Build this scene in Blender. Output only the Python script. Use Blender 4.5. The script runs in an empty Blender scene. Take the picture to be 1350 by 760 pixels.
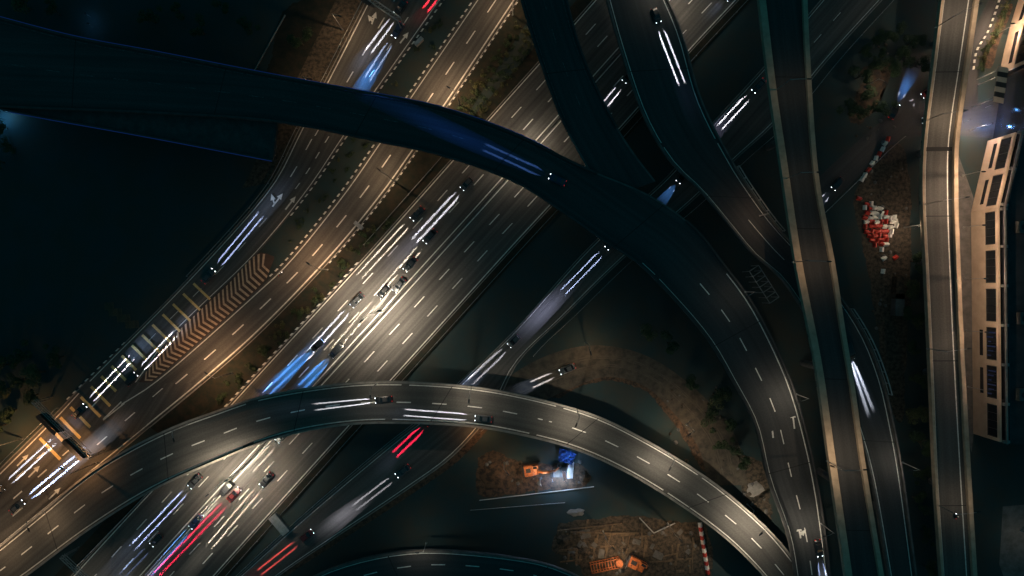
import bpy, math, random
import numpy as np
from mathutils import Vector, Matrix
random.seed(7)
C = bpy.context.scene
R = math.radians
# ---------------------------------------------------------------- camera, sky, light, exposure
H, FPX = 200.0, 960.0
cam_d = bpy.data.cameras.new('camera'); cam = bpy.data.objects.new('camera', cam_d)
C.collection.objects.link(cam); cam.location = (0, 0, H)
cam_d.sensor_width = 36; cam_d.lens = 36*FPX/1350; cam_d.clip_end = 6000; cam_d.clip_start = 1
C.camera = cam
w = bpy.data.worlds.new('World'); C.world = w; w.use_nodes = True
nt = w.node_tree; bgn = nt.nodes['Background']
sky = nt.nodes.new('ShaderNodeTexSky'); sky.sky_type = 'NISHITA'; sky.sun_disc = False
sky.sun_elevation = R(8); sky.sun_rotation = R(150)
tint = nt.nodes.new('ShaderNodeMix'); tint.data_type = 'RGBA'; tint.blend_type = 'MIX'
tint.inputs[0].default_value = 0.93
tint.inputs[7].default_value = (0.02, 1.05, 1.45, 1)
nt.links.new(sky.outputs[0], tint.inputs[6]); nt.links.new(tint.outputs[2], bgn.inputs[0])
bgn.inputs[1].default_value = 0.072
moon = bpy.data.lights.new('moon', 'SUN'); moon.energy = 0.012; moon.angle = R(0.5); moon.color = (.6, .85, 1)
mo = bpy.data.objects.new('moon', moon); C.collection.objects.link(mo); mo.rotation_euler = (R(35), 0, R(30))
vs = C.view_settings; vs.view_transform = 'Standard'; vs.look = 'None'; vs.exposure = 0; vs.gamma = 1
try: C.display_settings.display_device = 'sRGB'
except Exception: pass
C.cycles.use_denoising = True
C.cycles.max_bounces = 4; C.cycles.diffuse_bounces = 2; C.cycles.glossy_bounces = 2
C.cycles.use_light_tree = True; C.cycles.use_adaptive_sampling = False
C.cycles.sample_clamp_indirect = 2.0
LAMP_K = 1.0          # street lamps
BEAM_K = 1.45; BEAM_W = 900000.0          # vehicle lamps

# ---------------------------------------------------------------- helpers
def P(px, py, z=0.0):
    k = (H - z)/FPX
    return Vector(((px-675)*k, (380-py)*k, z))

def spl(pts, n):
    p = np.array(pts, float)
    if len(p) > 2:
        q = np.vstack([2*p[0]-p[1], p, 2*p[-1]-p[-2]])
        out = []
        for i in range(1, len(q)-2):
            p0, p1, p2, p3 = q[i-1], q[i], q[i+1], q[i+2]
            d0 = max(np.linalg.norm(p1-p0), 1e-6)**.5; d1 = max(np.linalg.norm(p2-p1), 1e-6)**.5; d2 = max(np.linalg.norm(p3-p2), 1e-6)**.5
            m1 = (p1-p0)/d0 - (p2-p0)/(d0+d1) + (p2-p1)/d1
            m2 = (p2-p1)/d1 - (p3-p1)/(d1+d2) + (p3-p2)/d2
            m1 = m1*d1; m2 = m2*d1
            for k in range(24):
                t = k/24
                out.append((2*t**3-3*t**2+1)*p1+(t**3-2*t**2+t)*m1+(-2*t**3+3*t**2)*p2+(t**3-t**2)*m2)
        out.append(p[-1]); p = np.array(out)
    s = np.r_[0, np.cumsum(np.linalg.norm(np.diff(p, axis=0), axis=1))]
    t = np.linspace(0, s[-1], n)
    return np.stack([np.interp(t, s, p[:, i]) for i in range(p.shape[1])], 1)

class MB:
    def __init__(s): s.v = []; s.f = []; s.m = []; s.uv = []
    def quad(s, a, b, c, d, mi=0, uv=None):
        i = len(s.v); s.v += [tuple(a), tuple(b), tuple(c), tuple(d)]
        s.f.append((i, i+1, i+2, i+3)); s.m.append(mi); s.uv.append(uv or ((0, 0),)*4)
    def poly(s, pts, mi=0):
        i = len(s.v); s.v += [tuple(p) for p in pts]
        s.f.append(tuple(range(i, i+len(pts)))); s.m.append(mi); s.uv.append(((0, 0),)*len(pts))
    def box(s, c, size, rz=0, mi=0, M=None):
        cx, cy, cz = c; a, b, h = size[0]/2, size[1]/2, size[2]/2
        cs, sn = math.cos(rz), math.sin(rz)
        P8 = []
        for x, y, z in ((-a,-b,-h),(a,-b,-h),(a,b,-h),(-a,b,-h),(-a,-b,h),(a,-b,h),(a,b,h),(-a,b,h)):
            p = Vector((cx+x*cs-y*sn, cy+x*sn+y*cs, cz+z))
            if M: p = M @ p
            P8.append(tuple(p))
        i = len(s.v); s.v += P8
        for f in ((0,3,2,1),(4,5,6,7),(0,1,5,4),(1,2,6,5),(2,3,7,6),(3,0,4,7)):
            s.f.append(tuple(i+k for k in f)); s.m.append(mi); s.uv.append(((0, 0),)*4)
    def tube(s, a, b, r0, r1=None, n=8, mi=0, cap=True):
        a = Vector(a); b = Vector(b); r1 = r0 if r1 is None else r1
        d = (b-a).normalized(); u = d.orthogonal().normalized(); v = d.cross(u)
        i = len(s.v)
        for c, r in ((a, r0), (b, r1)):
            for k in range(n):
                an = 2*math.pi*k/n
                s.v.append(tuple(c+u*math.cos(an)*r+v*math.sin(an)*r))
        for k in range(n):
            s.f.append((i+k, i+(k+1) % n, i+n+(k+1) % n, i+n+k)); s.m.append(mi); s.uv.append(((0, 0),)*4)
        if cap:
            s.f.append(tuple(i+n+k for k in range(n))); s.m.append(mi); s.uv.append(((0, 0),)*n)
            s.f.append(tuple(i+n-1-k for k in range(n))); s.m.append(mi); s.uv.append(((0, 0),)*n)
    def loft(s, rings, mi=0, cap=True, closed=True):
        i = len(s.v); n = len(rings[0])
        for r in rings: s.v += [tuple(p) for p in r]
        for k in range(len(rings)-1):
            for j in range(n if closed else n-1):
                a = i+k*n+j; b = i+k*n+(j+1) % n
                s.f.append((a, b, b+n, a+n)); s.m.append(mi); s.uv.append(((0, 0),)*4)
        if cap and closed:
            s.f.append(tuple(i+n-1-k for k in range(n))); s.m.append(mi); s.uv.append(((0, 0),)*n)
            s.f.append(tuple(i+(len(rings)-1)*n+k for k in range(n))); s.m.append(mi); s.uv.append(((0, 0),)*n)
    def mesh(s, name, mats, smooth=False):
        me = bpy.data.meshes.new(name); me.from_pydata(s.v, [], s.f)
        for m in (mats if isinstance(mats, (list, tuple)) else [mats]): me.materials.append(m)
        me.polygons.foreach_set('material_index', s.m)
        l = me.uv_layers.new(name='UVMap')
        fl = [c for f in s.uv for p in f for c in p]
        l.data.foreach_set('uv', fl)
        if smooth: me.polygons.foreach_set('use_smooth', [True]*len(s.f))
        me.update(); return me

def obj(name, mb, mat, parent=None, smooth=False, loc=None):
    me = mb.mesh(name, mat, smooth) if isinstance(mb, MB) else mb
    o = bpy.data.objects.new(name, me); C.collection.objects.link(o)
    if parent is not None:
        o.parent = parent
        if loc == 'world':          # mesh is in world coordinates under an unrotated root
            q = parent; off = Vector((0, 0, 0))
            while q: off += q.location; q = q.parent
            o.location = -off
        elif loc is not None: o.location = loc
    elif loc is not None: o.location = loc
    return o
def tag(o, label, cat, group=None):
    o['label'] = label; o['category'] = cat
    if group: o['group'] = group
    return o
def struct(o): o['kind'] = 'structure'; return o
def thing(name, label, cat, loc=(0, 0, 0), rz=0, group=None):
    o = bpy.data.objects.new(name, None); C.collection.objects.link(o)
    o.location = loc; o.rotation_euler = (0, 0, rz); o.empty_display_size = .3
    return tag(o, label, cat, group)
KIDS = {}
def dup(root, loc, rz, label=None, group=None, scale=None, swap=None):
    def cp(o, par):
        c = o.copy(); C.collection.objects.link(c); c.parent = par
        if swap and c.type == 'MESH' and c.data.name in swap: c.data = swap[c.data.name]
        for ch in list(o.children):
            if ch.type != 'LIGHT': cp(ch, c)
        return c
    r = cp(root, None); r.location = loc; r.rotation_euler = (0, 0, rz)
    if scale: r.scale = scale
    if label: r['label'] = label
    if group: r['group'] = group
    return r

# ---------------------------------------------------------------- materials
def mat(name, col, rough=.8, var=0.0, scale=3.0, metal=0.0, col2=None, stretch=None, bump=0, uv=False, emit=None, spec=.3, lo=.35, hi=.65):
    m = bpy.data.materials.new(name); m.use_nodes = True
    t = m.node_tree; b = t.nodes['Principled BSDF']
    b.inputs['Base Color'].default_value = (*col, 1); b.inputs['Roughness'].default_value = rough
    b.inputs['Metallic'].default_value = metal; b.inputs['Specular IOR Level'].default_value = spec
    if emit:
        b.inputs['Emission Color'].default_value = (*emit[0], 1); b.inputs['Emission Strength'].default_value = emit[1]
    c2 = col2 or tuple(max(0, c*(1-var)) for c in col)
    tc = t.nodes.new('ShaderNodeTexCoord'); mp = t.nodes.new('ShaderNodeMapping')
    if uv: t.links.new(tc.outputs['UV'], mp.inputs[0])
    else:
        g = t.nodes.new('ShaderNodeNewGeometry') if stretch == 'world' else None
        t.links.new(g.outputs['Position'] if g else tc.outputs['Object'], mp.inputs[0])
    if stretch and stretch != 'world': mp.inputs['Scale'].default_value = stretch
    n = t.nodes.new('ShaderNodeTexNoise'); n.inputs['Scale'].default_value = scale; n.inputs['Detail'].default_value = 6
    n.inputs['Roughness'].default_value = .65
    t.links.new(mp.outputs[0], n.inputs['Vector'])
    mr = t.nodes.new('ShaderNodeMapRange'); mr.inputs[1].default_value = lo; mr.inputs[2].default_value = hi
    t.links.new(n.outputs[0], mr.inputs[0])
    mx = t.nodes.new('ShaderNodeMix'); mx.data_type = 'RGBA'
    mx.inputs[6].default_value = (*col, 1); mx.inputs[7].default_value = (*c2, 1)
    t.links.new(mr.outputs[0], mx.inputs[0]); t.links.new(mx.outputs[2], b.inputs['Base Color'])
    if bump:
        bp = t.nodes.new('ShaderNodeBump'); bp.inputs['Strength'].default_value = bump
        t.links.new(n.outputs[0], bp.inputs['Height']); t.links.new(bp.outputs[0], b.inputs['Normal'])
    return m

def asphalt(name, col, wear=.35):
    m = bpy.data.materials.new(name); m.use_nodes = True
    t = m.node_tree; b = t.nodes['Principled BSDF']; L = t.links.new
    b.inputs['Roughness'].default_value = .78; b.inputs['Specular IOR Level'].default_value = .35
    uv = t.nodes.new('ShaderNodeTexCoord')
    def noise(sc, scale, det=5):
        mp = t.nodes.new('ShaderNodeMapping'); mp.inputs['Scale'].default_value = sc; L(uv.outputs['UV'], mp.inputs[0])
        n = t.nodes.new('ShaderNodeTexNoise'); n.inputs['Scale'].default_value = scale; n.inputs['Detail'].default_value = det
        L(mp.outputs[0], n.inputs['Vector']); return n.outputs[0]
    def rng(v, a, b2, c, d):
        r = t.nodes.new('ShaderNodeMapRange'); L(v, r.inputs[0])
        for i, x in enumerate((a, b2, c, d)): r.inputs[i+1].default_value = x
        return r.outputs[0]
    def mul(a, b2):
        q = t.nodes.new('ShaderNodeMath'); q.operation = 'MULTIPLY'; L(a, q.inputs[0]); L(b2, q.inputs[1]); return q.outputs[0]
    streak = rng(noise((1, .006, 1), .8, 4), .3, .7, 1-wear, 1+wear)      # tyre-polished bands along the lane
    patch = rng(noise((.12, .03, 1), 1.0, 3), .35, .65, .82, 1.18)
    fine = rng(noise((1, 1, 1), 2.5, 8), .3, .7, .82, 1.18)
    # transverse seams
    wv = t.nodes.new('ShaderNodeTexNoise')
    v = mul(mul(streak, patch), fine)
    vm = t.nodes.new('ShaderNodeVectorMath'); vm.operation = 'SCALE'; vm.inputs[0].default_value = col; L(v, vm.inputs['Scale'])
    L(vm.outputs[0], b.inputs['Base Color'])
    t.nodes.remove(wv)
    return m

M = {}
M['asphalt'] = asphalt('asphalt', (.062, .058, .053), .4)
M['asphalt2'] = asphalt('flyover_asphalt', (.058, .055, .050), .28)
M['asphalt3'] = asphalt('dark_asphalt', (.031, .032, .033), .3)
M['paint'] = mat('white_road_paint', (.62, .60, .55), .7, scale=1.2, col2=(.34, .33, .30), stretch='world', lo=.4, hi=.75)
M['worn'] = mat('worn_grey_paint', (.10, .10, .10), .8, scale=1.5, col2=(.035, .035, .035), stretch='world', lo=.35, hi=.6)
M['yellow'] = mat('yellow_road_paint', (.62, .42, .16), .7, scale=1.2, col2=(.40, .27, .10), stretch='world', lo=.4, hi=.75)
M['chevron'] = mat('red_brown_chevron_paint', (.50, .36, .24), .7, scale=1.5, col2=(.24, .15, .10), stretch='world', lo=.35, hi=.8)
M['redsurf'] = asphalt('reddish_gore_surface', (.060, .036, .027), .3)
M['ground'] = mat('dark_grassy_soil', (.018, .036, .038), 1, scale=.12, col2=(.028, .034, .030), stretch='world', bump=.3, lo=.4, hi=.6)
M['verge'] = mat('verge_grass', (.010, .014, .010), 1, scale=.5, col2=(.028, .020, .013), stretch='world', bump=.4, lo=.4, hi=.65)
M['soil'] = mat('bare_orange_soil', (.08, .048, .029), 1, scale=.9, col2=(.022, .018, .015), stretch='world', bump=1, lo=.42, hi=.60)
M['soil2'] = mat('muddy_yard_soil', (.075, .056, .038), 1, scale=1.1, col2=(.02, .018, .015), stretch='world', bump=.8, lo=.4, hi=.6)
M['dirt_road'] = mat('packed_dirt_road', (.07, .058, .043), 1, scale=.5, col2=(.030, .028, .024), stretch='world', bump=.9, lo=.40, hi=.64)
M['concrete'] = mat('grey_concrete', (.22, .205, .185), .85, scale=.6, col2=(.12, .11, .10), stretch='world', lo=.35, hi=.7)
M['concrete_tan'] = mat('tan_painted_parapet', (.36, .28, .20), .85, scale=.5, col2=(.22, .17, .12), stretch='world', lo=.35, hi=.75)
M['darkened_concrete'] = mat('darkened_concrete', (.05, .05, .05), .9, scale=.5, col2=(.03, .03, .03), stretch='world')  # concrete darkened in colour so unlit flyover edges sink into the night
M['concrete_dark'] = mat('stained_concrete', (.11, .105, .10), .9, scale=.5, col2=(.06, .058, .055), stretch='world')
M['kerb_w'] = mat('white_kerb_paint', (.68, .66, .6), .7, scale=2, col2=(.4, .38, .34), stretch='world')
M['kerb_b'] = mat('black_kerb_paint', (.02, .02, .02), .7)
M['steel'] = mat('galvanised_steel', (.38, .38, .37), .45, var=.35, metal=.7, scale=1.5)
M['darksteel'] = mat('dark_painted_steel', (.022, .024, .026), .6, var=.3)
M['leaf'] = mat('foliage', (.035, .055, .024), .75, scale=.9, col2=(.022, .04, .016), stretch='world', spec=.2)
M['leaf2'] = mat('dry_foliage', (.09, .085, .035), .75, scale=.9, col2=(.04, .05, .02), stretch='world', spec=.2)
M['bark'] = mat('bark', (.07, .05, .035), .9, var=.5, scale=4)
M['rubber'] = mat('rubber', (.015, .015, .015), .8)
M['glass'] = mat('car_glass', (.012, .014, .016), .08, spec=.6)
M['lens_w'] = mat('headlight_lens', (.8, .8, .8), .3, emit=((.85, .92, 1), 6))
M['lens_b'] = mat('xenon_lens', (.8, .8, .8), .3, emit=((.4, .6, 1), 12))
M['lens_r'] = mat('tail_light_lens', (.5, .02, .02), .3, emit=((1, .03, .02), 1.2))
M['lamp_warm'] = mat('lamp_lens_warm', (.9, .8, .6), .3, emit=((1, .62, .3), 30))
M['lamp_neutral'] = mat('lamp_lens_neutral', (.9, .85, .75), .3, emit=((1, .85, .65), 30))
M['off_lens'] = mat('unlit_lamp_lens', (.25, .25, .25), .3)
M['orange'] = mat('orange_machine_paint', (.50, .14, .03), .5, scale=2.5, col2=(.16, .05, .02))
M['white_plastic'] = mat('white_barrier_plastic', (.75, .70, .62), .5, var=.25, scale=2)
M['red_plastic'] = mat('red_barrier_plastic', (.50, .035, .02), .5, var=.4, scale=2)
M['facade'] = mat('tan_facade_render', (.46, .36, .27), .85, scale=.35, col2=(.36, .28, .21), stretch='world', lo=.35, hi=.7)
M['roof'] = mat('dark_flat_roof', (.035, .037, .04), .9, scale=.4, col2=(.02, .022, .024), stretch='world')
M['window'] = mat('dark_window_glass', (.012, .015, .02), .15, spec=.6)
M['timber'] = mat('weathered_timber', (.13, .09, .055), .9, var=.5, scale=2)
M['blue_light_paint'] = mat('painted_blue_light', (.012, .05, .19), .7, var=.7, scale=1)  # blue light on the ground, put into a sheet's colour
M['pipe'] = mat('white_pipe', (.4, .4, .38), .5, var=.2)
M['edge_glow'] = mat('blue_edge_glow', (.05, .08, .3), .5, emit=((.02, .05, .32), .10))  # glow for the added strips that tint flyover edges blue
M['blue_glow'] = mat('blue_lit_panel', (.015, .03, .10), .5, emit=((.03, .08, .3), .05))
M['skin'] = mat('skin', (.35, .2, .14), .6)
M['cloth'] = mat('dark_jacket_cloth', (.03, .03, .04), .9)
paints = {'white': (.62, .62, .6), 'silver': (.34, .35, .36), 'black': (.012, .012, .014), 'grey': (.04, .042, .045), 'blue': (.01, .02, .06), 'red': (.10, .012, .012), 'beige': (.4, .34, .24)}
for k, c in paints.items(): M['car_'+k] = mat(k+'_car_paint', c, .3, var=.08, scale=6, spec=.5)

# ---------------------------------------------------------------- roads
class Road:
    def __init__(s, L, Rr, z, n=140):
        s.n = n; L = spl(L, n); Rr = spl(Rr, n)
        zz = z if isinstance(z, (list, tuple)) else [z, z]
        s.z = np.interp(np.linspace(0, 1, n), np.linspace(0, 1, len(zz)), zz)
        k = (H-s.z)/FPX
        f = lambda a: np.stack([(a[:, 0]-675)*k, (380-a[:, 1])*k, s.z], 1)
        s.L, s.R = f(L), f(Rr); c = (s.L+s.R)/2
        s.s = np.r_[0, np.cumsum(np.linalg.norm(np.diff(c, axis=0), axis=1))]
        s.len = s.s[-1]; s.cpx = (L+Rr)/2
        s.c = c
    def at(s, d, u=.5, off=0, up=0):
        l = np.array([np.interp(d, s.s, s.L[:, i]) for i in range(3)]); r = np.array([np.interp(d, s.s, s.R[:, i]) for i in range(3)])
        v = r-l; w = np.linalg.norm(v[:2]); v = v/w
        p = l+v*(w*u+off); return Vector((p[0], p[1], p[2]+up))
    def width(s, d): return (s.at(d, 0)-s.at(d, 1)).length
    def z_at(s, px, py):
        i = int(np.argmin(((s.cpx-np.array((px, py)))**2).sum(1))); return float(s.z[i])
    def s_at(s, px, py):
        i = int(np.argmin(((s.cpx-np.array((px, py)))**2).sum(1))); return float(s.s[i])
    def surface(s, mb, up=0, e=0, mi=0):
        for i in range(s.n-1):
            a, b = s.s[i], s.s[i+1]; w0, w1 = s.width(a), s.width(b)
            mb.quad(s.at(b, 0, -e, up), s.at(b, 1, e, up), s.at(a, 1, e, up), s.at(a, 0, -e, up), mi,
                    ((-e, b), (w1+e, b), (w0+e, a), (-e, a)))
    def strip(s, mb, u, off, wd, s0, s1, up, mi=0, step=4.0):
        n = max(1, int(math.ceil((s1-s0)/step)))
        for i in range(n):
            a = s0+(s1-s0)*i/n; b = s0+(s1-s0)*(i+1)/n
            mb.quad(s.at(b, u, off-wd/2, up), s.at(b, u, off+wd/2, up), s.at(a, u, off+wd/2, up), s.at(a, u, off-wd/2, up), mi)
    def dashes(s, mb, u, s0, s1, up, dl=4.0, pitch=10.2, wd=.34, ph=0):
        d = s0+ph
        while d+dl < s1:
            uu = u(d) if callable(u) else u
            s.strip(mb, uu, 0, wd, d, d+dl, up); d += pitch
    def extrude(s, mb, prof, s0=0, s1=None, step=4.0, mi=0):
        s1 = s.len if s1 is None else s1
        n = max(1, int((s1-s0)/step))
        rings = [[s.at(s0+(s1-s0)*i/n, u, off, up) for u, off, up in prof] for i in range(n+1)]
        mb.loft(rings, mi)

def flip(mb):           # make faces point up
    return mb

A = Road([(492, -12), (428, 113), (396, 172), (366, 232), (340, 268), (243, 375), (116, 503), (92, 527)],
         [(590, -12), (493, 125), (453, 182), (407, 250), (340, 332), (222, 448), (182, 503), (156, 532)], .03)
B = Road([(636, -12), (536, 134), (498, 190), (451, 257), (377, 348), (340, 383), (199, 506), (158, 532)],
         [(688, -12), (583, 146), (545, 200), (508, 252), (441, 334), (340, 439), (264, 506), (196, 562)], .034)
AB = Road([(116, 503), (74, 548), (0, 622), (-40, 662)], [(264, 506), (145, 604), (0, 722), (-40, 755)], .038, 60)
CC = Road([(795, -12), (710, 84), (640, 162), (562, 250), (470, 353), (340, 494), (243, 600), (130, 722), (85, 772)],
          [(983, -12), (912, 64), (840, 145), (729, 268), (680, 321), (517, 501), (462, 561), (340, 696), (272, 772)], .03)
D = Road([(1095, -12), (1007, 91), (944, 160), (880, 235), (780, 325), (680, 436), (612, 503), (560, 552), (518, 585), (396, 688), (300, 775)],
         [(1172, -12), (1091, 77), (1020, 162), (970, 208), (905, 270), (825, 336), (741, 418), (680, 479), (648, 540), (596, 600), (539, 642), (374, 753), (345, 775)], .03)
E = Road([(-15, 139), (47, 142), (200, 148), (369, 160), (492, 184), (583, 204), (680, 239), (730, 270), (798, 317), (842, 346), (889, 393), (936, 449), (968, 504), (996, 558), (1014, 632), (1040, 706), (1052, 775)],
         [(-15, 22), (101, 52), (202, 71), (340, 98), (475, 123), (576, 143), (680, 179), (765, 221), (860, 262), (916, 304), (953, 351), (980, 386), (1003, 424), (1040, 504), (1060, 571), (1076, 645), (1094, 775)], [13, 13, 14, 14, 13, 11, 10], 170)
F = Road([(684, -15), (709, 67), (741, 155), (773, 215), (800, 262)],
         [(741, -15), (764, 67), (795, 138), (828, 195), (862, 240)], [14.2, 14.0, 13.5, 12.9], 60)
G = Road([(797, -15), (820, 67), (852, 158), (886, 214), (923, 250), (960, 294), (993, 334), (1030, 366), (1072, 430), (1108, 500), (1130, 560), (1147, 620), (1175, 775)],
         [(871, -15), (896, 44), (923, 135), (966, 219), (987, 252), (1020, 297), (1060, 340), (1100, 385), (1138, 443), (1162, 504), (1175, 560), (1186, 620), (1207, 775)], [12, 12, 11, 10, 10], 150)
HH = Road([(1006, -15), (1022, 120), (1036, 215), (1056, 348), (1082, 482), (1101, 615), (1124, 775)],
          [(1056, -15), (1060, 74), (1072, 236), (1093, 348), (1107, 439), (1118, 504), (1132, 605), (1160, 775)], 19, 80)
J = Road([(1244, -15), (1231, 90), (1219, 189), (1217, 256), (1222, 368), (1228, 504), (1234, 639), (1243, 775)],
         [(1285, -15), (1272, 75), (1256, 190), (1255, 256), (1260, 402), (1265, 504), (1272, 629), (1281, 775)], 9, 90)
K = Road([(-25, 742), (0, 723), (60, 674), (128, 619), (222, 568), (286, 544), (340, 526), (441, 509), (508, 505), (609, 510), (680, 521), (781, 548), (842, 577), (916, 621), (966, 658), (1020, 708), (1072, 775)],
         [(-5, 785), (34, 758), (118, 696), (202, 644), (286, 606), (340, 584), (390, 569), (468, 557), (542, 556), (626, 561), (680, 570), (757, 590), (832, 624), (916, 677), (966, 716), (1007, 758), (1020, 775)], [3, 5, 7.5, 8, 8, 7.5, 6.5], 170)
LL = Road([(395, 775), (417, 760), (481, 738), (559, 727), (680, 737), (730, 748), (790, 775)],
          [(440, 800), (480, 785), (530, 772), (590, 766), (660, 770), (700, 780), (740, 795)], 6, 60)
MM = Road([(655, 512), (690, 486), (740, 464), (790, 457), (850, 470), (920, 518), (968, 575), (985, 640)],
          [(668, 545), (715, 528), (750, 512), (800, 496), (850, 508), (890, 545), (922, 590), (936, 640)], .024, 60)
NN = Road([(1040, 275), (1090, 226), (1140, 180), (1172, 150), (1185, 118), (1190, 70)],
          [(1060, 300), (1112, 250), (1165, 198), (1205, 160), (1215, 118), (1222, 70)], .026, 40)
NX = Road([(1165, 145), (1215, 138), (1262, 140), (1318, 133)], [(1165, 190), (1215, 178), (1262, 178), (1318, 182)], .022, 30)
NS = Road([(1262, 150), (1266, 90), (1290, 30), (1312, -15)], [(1288, 150), (1290, 92), (1312, 30), (1336, -15)], .018, 30)

# --- terrain
g = MB(); N = 40
ext = 1500.0
g.quad((-ext, -ext, -.002), (ext, -ext, -.002), (ext, ext, -.002), (-ext, ext, -.002))
struct(obj('ground', g, M['ground']))

def patch(name, pts, m, up, n=64, jag=0.0):
    p = spl(list(pts)+[pts[0]], n+1)[:-1]
    c = p.mean(0); mb = MB()
    if jag:
        p = spl([tuple(a) for a in p]+[tuple(p[0])], 261)[:-1]; N2 = len(p); d = np.zeros(N2); e = np.zeros(N2)
        for o_, am in ((5, 1.6), (11, 1.2), (23, .9), (47, .7), (83, .5)):
            d += am*np.sin(np.arange(N2)/N2*2*math.pi*o_+random.uniform(0, 6)); e += am*np.cos(np.arange(N2)/N2*2*math.pi*(o_+2)+random.uniform(0, 6))
        p = p+np.stack([d, e], 1)*jag*.75
    q = [P(x, y, up) for x, y in p]
    mb.poly(q[::-1] if sum((b[0]-a[0])*(b[1]+a[1]) for a, b in zip(p, np.roll(p, -1, 0))) < 0 else q)
    return struct(obj(name, mb, m))
def band(name, road, side, wd, m, up, off=0.0, s0=0, s1=None):
    mb = MB(); s1 = s1 or road.len
    u = 0 if side < 0 else 1
    road.strip(mb, u, side*(off+wd/2), wd, s0, s1, up)
    return struct(obj(name, mb, m))
# grass strips and soil beside the roads
band('verge_grass', B, 1, 7.0, M['verge'], .006)
band('verge_grass', CC, -1, 5.0, M['verge'], .008)
band('verge_soil', A, -1, 9, M['soil2'], .004, s0=0, s1=60)
band('verge_soil', D, 1, 2.2, M['soil'], .012, off=.6, s0=D.s_at(620, 580))
band('verge_grass', CC, 1, 4.0, M['verge'], .008)

def curved_slab(mb, road, u, off, wd, h, s0, s1, z0=0.0, mi=0, step=4.0):
    road.extrude(mb, [(u, off-wd/2, z0), (u, off+wd/2, z0), (u, off+wd/2, z0+h), (u, off-wd/2, z0+h)], s0, s1, step, mi)

def road_obj(name, road, m, e=.3, kerb=True):
    mb = MB(); road.surface(mb, 0, e); o = obj(name, mb, m); struct(o)
    if kerb:
        k = MB()
        for u, sg in ((0, -1), (1, 1)): curved_slab(k, road, u, sg*(e+.17), .3, .13, 0, road.len, -.03)
        kb = obj('kerb', k, M['concrete'], o)
    return o
LIFT = .006
oA = road_obj('slip_road', A, M['asphalt'], kerb=False); oB = road_obj('carriageway', B, M['asphalt'], kerb=False)
oAB = road_obj('carriageway', AB, M['asphalt']); oC = road_obj('highway', CC, M['asphalt'])
oD = road_obj('frontage_road', D, M['asphalt']); oM = road_obj('dirt_track', MM, M['dirt_road'], kerb=False)
oN = road_obj('street', NN, M['asphalt3'], kerb=False); oNX = road_obj('street', NX, M['asphalt3'], kerb=False); oNS = road_obj('street', NS, M['asphalt3'], kerb=False)

# gore between slip road and carriageway with chevrons
gore = MB()
gL = spl([(361, 338), (340, 334), (300, 374), (222, 449), (185, 500), (168, 517)], 80)
gR = spl([(366, 352), (340, 381), (300, 418), (199, 504), (180, 514), (172, 519)], 80)
for i in range(79): gore.quad(P(*gL[i], .024), P(*gR[i], .024), P(*gR[i+1], .024), P(*gL[i+1], .024), 0, ((0, i), (4, i), (4, i+1), (0, i+1)))
og = struct(obj('painted_gore', gore, M['redsurf']))
chv = MB()
def gp(t, u):
    i = t*79; a = np.array([np.interp(i, range(80), gL[:, k]) for k in (0, 1)]); b = np.array([np.interp(i, range(80), gR[:, k]) for k in (0, 1)])
    return P(*(a+(b-a)*u), .044)
for k in range(31):
    t = .045+k*.0272; wdt = .0115; ap = .028
    if t+ap+wdt > .99: break
    chv.quad(gp(t, .04), gp(t+ap, .5), gp(t+ap+wdt, .5), gp(t+wdt, .04))
    chv.quad(gp(t+ap, .5), gp(t, .96), gp(t+wdt, .96), gp(t+ap+wdt, .5))
obj('chevron_marking', chv, M['chevron'], og)

def lines(road, name, parent, spec, m='paint', up=LIFT):
    if parent.type == 'EMPTY':
        for sp in spec:
            if sp[0] == 'L':
                mb = MB(); road.strip(mb, sp[1], sp[2], sp[3] if len(sp) > 3 else .3, sp[4] if len(sp) > 4 else 0, sp[5] if len(sp) > 5 else road.len, up)
                obj('edge_line', mb, M[m], parent, loc='world')
            else:
                dl, pitch, wd, ph = (list(sp[4:])+[4, 10, .3, 0][len(sp)-4:])
                d = sp[2]+ph
                while d+dl < sp[3]:
                    mb = MB(); road.strip(mb, sp[1], 0, wd, d, d+dl, up); obj('lane_dash', mb, M[m], parent, loc='world'); d += pitch
        return
    mb = MB()
    for sp in spec:
        if sp[0] == 'L': road.strip(mb, sp[1], sp[2], sp[3] if len(sp) > 3 else .3, sp[4] if len(sp) > 4 else 0, sp[5] if len(sp) > 5 else road.len, up)
        else: road.dashes(mb, sp[1], sp[2], sp[3], up, *(sp[4:] if len(sp) > 4 else ()))
    return obj(name, mb, M[m], parent, loc='world' if parent and parent.type == 'EMPTY' else None)
sA = A.s_at(360, 290); sAe = A.len
lines(A, 'lane_marking', oA, [('L', 0, .5), ('L', 1, -.5), ('D', .36, 0, A.s_at(420, 180), 3.4, 8.6), ('D', .70, 0, A.s_at(420, 180), 2.2, 8.6), ('D', .33, A.s_at(420, 180), A.s_at(375, 262), 3.4, 8.6), ('D', .66, A.s_at(420, 180), A.s_at(375, 262), 2.0, 5.0), ('D', .52, A.s_at(352, 290), A.len, 3.2, 8.8, .22)])
lines(B, 'lane_marking', oB, [('L', 0, .5), ('L', 1, -.5, .34), ('D', .5, 0, B.s_at(215, 505), 4.2, 10.3, .34, 3)])
lines(AB, 'lane_marking', oAB, [('L', 0, .5, .3, 6), ('L', 1, -.6), ('D', .72, 2, AB.len, 3.2, 9), ('D', .5, AB.len*.42, AB.len, 3.2, 9), ('D', .27, AB.len*.5, AB.len, 3.2, 9)])
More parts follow.
